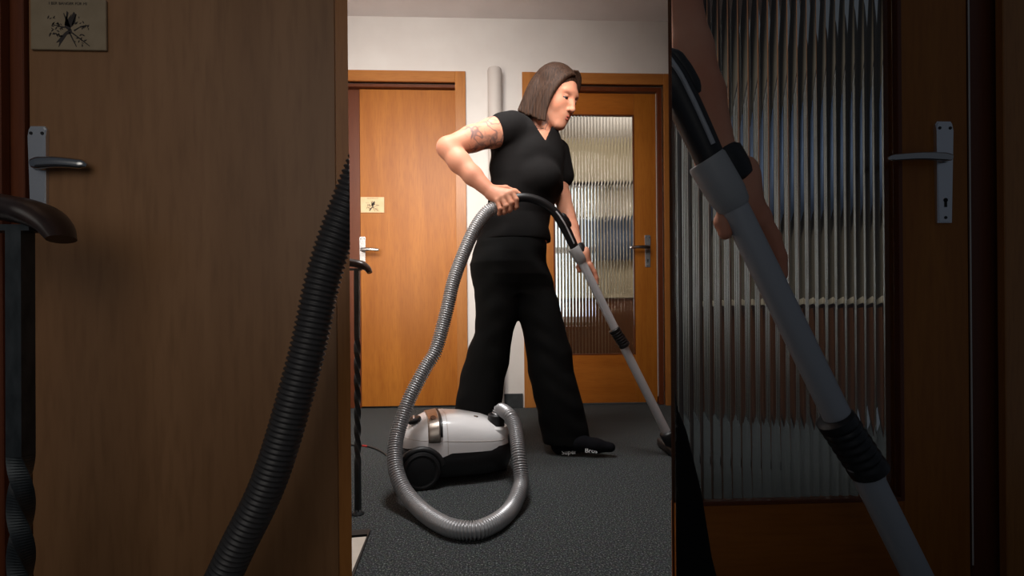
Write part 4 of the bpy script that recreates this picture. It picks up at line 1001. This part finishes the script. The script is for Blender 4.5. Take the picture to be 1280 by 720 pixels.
for i in range(15):                        # back of the head
    f = i / 14
    p0 = H(-.03 - .03 * f, -.03 + .06 * f, .118); p1 = H(-.082, -.065 + .13 * f, .085); p2 = H(-.098, -.062 + .13 * f, -.005)
    p3 = P(650 + 12 * f + q.uniform(-1.5, 1.5), 139 + 6 * f + q.uniform(-2, 2), 1.87 + .12 * f); lock(p0, p1, p2, p3, .0095)
for i in range(14):                        # far side
    f = i / 13
    p0 = H(.068 - .11 * f, .006, .110); p1 = H(.074 - .13 * f, .060, .088); p2 = H(.044 - .11 * f, .082, .0); p3 = H(-.012 - .08 * f, .085, -.125)
    lock(p0, p1, p2, p3, .0100)
link('hair', hf.mesh('hair', 4), M_hair, woman, True)
del hf

# shirt
sf = field_box([P(600, 130, 1.75), P(720, 130, 2.2), P(590, 312, 1.78), P(700, 312, 2.15)], 0.02, 0.0036)
rngp = np.random.default_rng(5)
def folds(amp, ph):
    return lambda th, z: (amp * (np.sin(z * 62 + 2.2 * np.sin(th * 2 + ph) + ph) * (0.5 + 0.5 * np.sin(th * 3 + z * 9 + ph)))).astype(np.float32)
sf.loft(TORSO, 0.03, fold=folds(.0028, 0.6))
sf.cone(P(641, 163, 1.88), P(690, 189, 2.0), .058, .053, 0.03)
sf.cone(P(652, 160, 1.93), P(674, 178, 1.97), .054, .052, 0.03)
sf.ell(P(678, 222, 1.845), (.062, .055, .05), (Rv, Uv, Fv), 0.04)
sf.cone(P(640, 160, 1.872), P(629, 163, 1.853), .064, .066, 0.012)
sf.cone(P(696, 190, 2.03), P(703, 220, 2.035), .054, .050, 0.015)
# V neckline: wedge cut through the front
pv = [P(659, 149, 1.9), P(689, 160, 1.9), P(680, 181.5, 1.9)]
def wedge(fld, tri, y0, y1):
    sl, X, Y, Z = fld.loc((tri[0].x - .05, y0, tri[2].z - .02), (tri[1].x + .05, y1, tri[0].z + .08))
    a, b_, c_ = tri
    def side(p_, q_):
        nx, nz_ = (q_.z - p_.z), -(q_.x - p_.x); L = math.hypot(nx, nz_); return ((X - p_.x) * nx + (Z - p_.z) * nz_) / L
    s1, s2 = side(c_, a), side(b_, c_)
    d_ = np.maximum(-s1, -s2)
    fld.mix(sl, (d_ + 0 * Y).astype(np.float32), 0.008, 's')
wedge(sf, [Vector(v) for v in pv], 1.6, 1.965)
sf.cone(P(668, 168, 1.94), H(-.02, 0, -.08), .058, .066, 0.006, 's')
sf.half(P(639, 302.5, 1.95), -Uv)
link('shirt', sf.mesh('shirt', 2), M_shirt, woman, True)
del sf
# trousers
tf = field_box([P(555, 290, 1.80), P(745, 566, 1.82), P(555, 566, 2.12), P(745, 290, 2.12)], 0.03, 0.0042)
tf.loft(HIPS, 0.05, fold=folds(.0022, 2.0)); tf.loft(BACK_LEG, 0.04, fold=folds(.0018, 1.0), e=2.1); tf.loft(FRONT_LEG, 0.03, fold=folds(.0018, 3.0), e=2.1)
link('trousers', tf.mesh('trousers', 2), M_trouser, woman, True)
del tf
# socked feet
def foot(pts, rads, label=None):
    ff = field_box(pts, 0.07, 0.003); ff.chain(pts, rads, 0.02); ff.half(Vector((0, 0, 0.003)), (0, 0, -1))
    return link('sock', ff.mesh('sock', 2), M_sock, woman, True)
ft = foot([P(704, 530, 1.955), P(700, 556, 1.945), P(722, 553, 1.925), P(745, 557, 1.905), P(763, 559, 1.895)], [.038, .033, .034, .026, .019])
foot([P(597, 530, 1.93), P(592, 552, 1.93), P(610, 553, 1.92), P(626, 559, 1.915)], [.04, .033, .033, .026])
M_print = new_mat('white_print', (196, 196, 198), 0.8)
for wd_, (pa_, pb_) in (('Super', (P(700, 568.5, 1.903), P(723, 567.0, 1.893))), ('Bros', (P(729, 565.4, 1.880), P(749, 566.5, 1.871)))):
    xd = (pb_ - pa_).normalized(); zd = Vector((0, 0, 1)); zd = (zd * .8 + Vector((0, .6, 0))); zd = (zd - xd * zd.dot(xd)).normalized(); nd = xd.cross(zd); c_ = (pa_ + pb_) / 2
    m = Matrix.Identity(4)
    for i, v in enumerate((xd, zd, nd)):
        for j in range(3): m[j][i] = v[j]
    m.translation = c_
    text_mesh('sole_print', wd_, 0.026, m, M_print, ft)
# wrist band and necklace
def band(mp, k, par, nm='wrist_band', g=1.0, cut=None):
    a, b_ = P(*mp(720.5, 307), 1.888 * k), P(*mp(727.5, 320), 1.878 * k)
    bm = sweep(BM(), [a, a.lerp(b_, .1), a.lerp(b_, .5), a.lerp(b_, .9), b_], np.array([.024, .0285, .029, .0285, .024]) * g, 24)
    if cut: cut_plane(bm, *cut)
    return sharp(obj(nm, bm, M_black, par, True), 50)
band(ident, 1.0, woman)
nk = [P(655, 150, 1.86), P(661, 154, 1.855), P(668, 158.5, 1.85), P(674, 161, 1.852), P(680, 160, 1.87)]
path, _ = spline(nk, 24); obj('necklace', sweep(BM(), path, 0.0011, 6), M_lash, woman, True)

# second figure, cropped at the opening's right edge: forearm, hand and trouser leg
kz = ZN / 1.85
pers = empty('person', P(*zoom(715, 470), 1.99 * kz), 'dim bare forearm and dark trouser leg of a person at the near glass door', 'person')
ce, cn = edge_cut(842)
af = field_box([P(*zoom(a, b_), z * kz) for a, b_, z in ((700, 236, 2.03), (752, 236, 2.03), (715, 366, 1.80), (752, 366, 1.80))], 0.03, 0.0028)
left_arm(af, zoom, kz, 1.06 * ZN / 0.62); af.half(ce + cn * -0.0005, cn)
link('body', af.mesh('body', 2), M_skin2, pers, True)
del af
band(zoom, kz, pers, g=1.06 * ZN / 0.62, cut=(ce, cn))
FL2 = rows_px([(330, 632, 681.5, .105), (353, 636, 691, .105), (390, 647, 701.3, .1), (400, 649.5, 703.3, .098), (407, 651, 704.2, .098), (415, 653.5, 707.5, .096), (439, 657.5, 713.5, .094), (464, 660, 717.5, .094), (482, 664, 722, .098), (507, 670, 729, .104), (546, 677, 737.5, .112)], 1.99, zoom, kz)
FL2 = [(a, b_, min(c_, .1)) for a, b_, c_ in FL2]
lf = field_box([P(842, 350, .82), P(980, 350, .82), P(842, 860, .82), P(980, 860, .82)], 0.13, 0.004)
lf.loft(FL2, 0.02, e=2.1); lf.half(ce + cn * -0.0005, cn); lf.half(Vector((0, 0, 0.006)), (0, 0, -1))
link('trousers', lf.mesh('trousers', 2), M_trouser, pers, True)
del lf
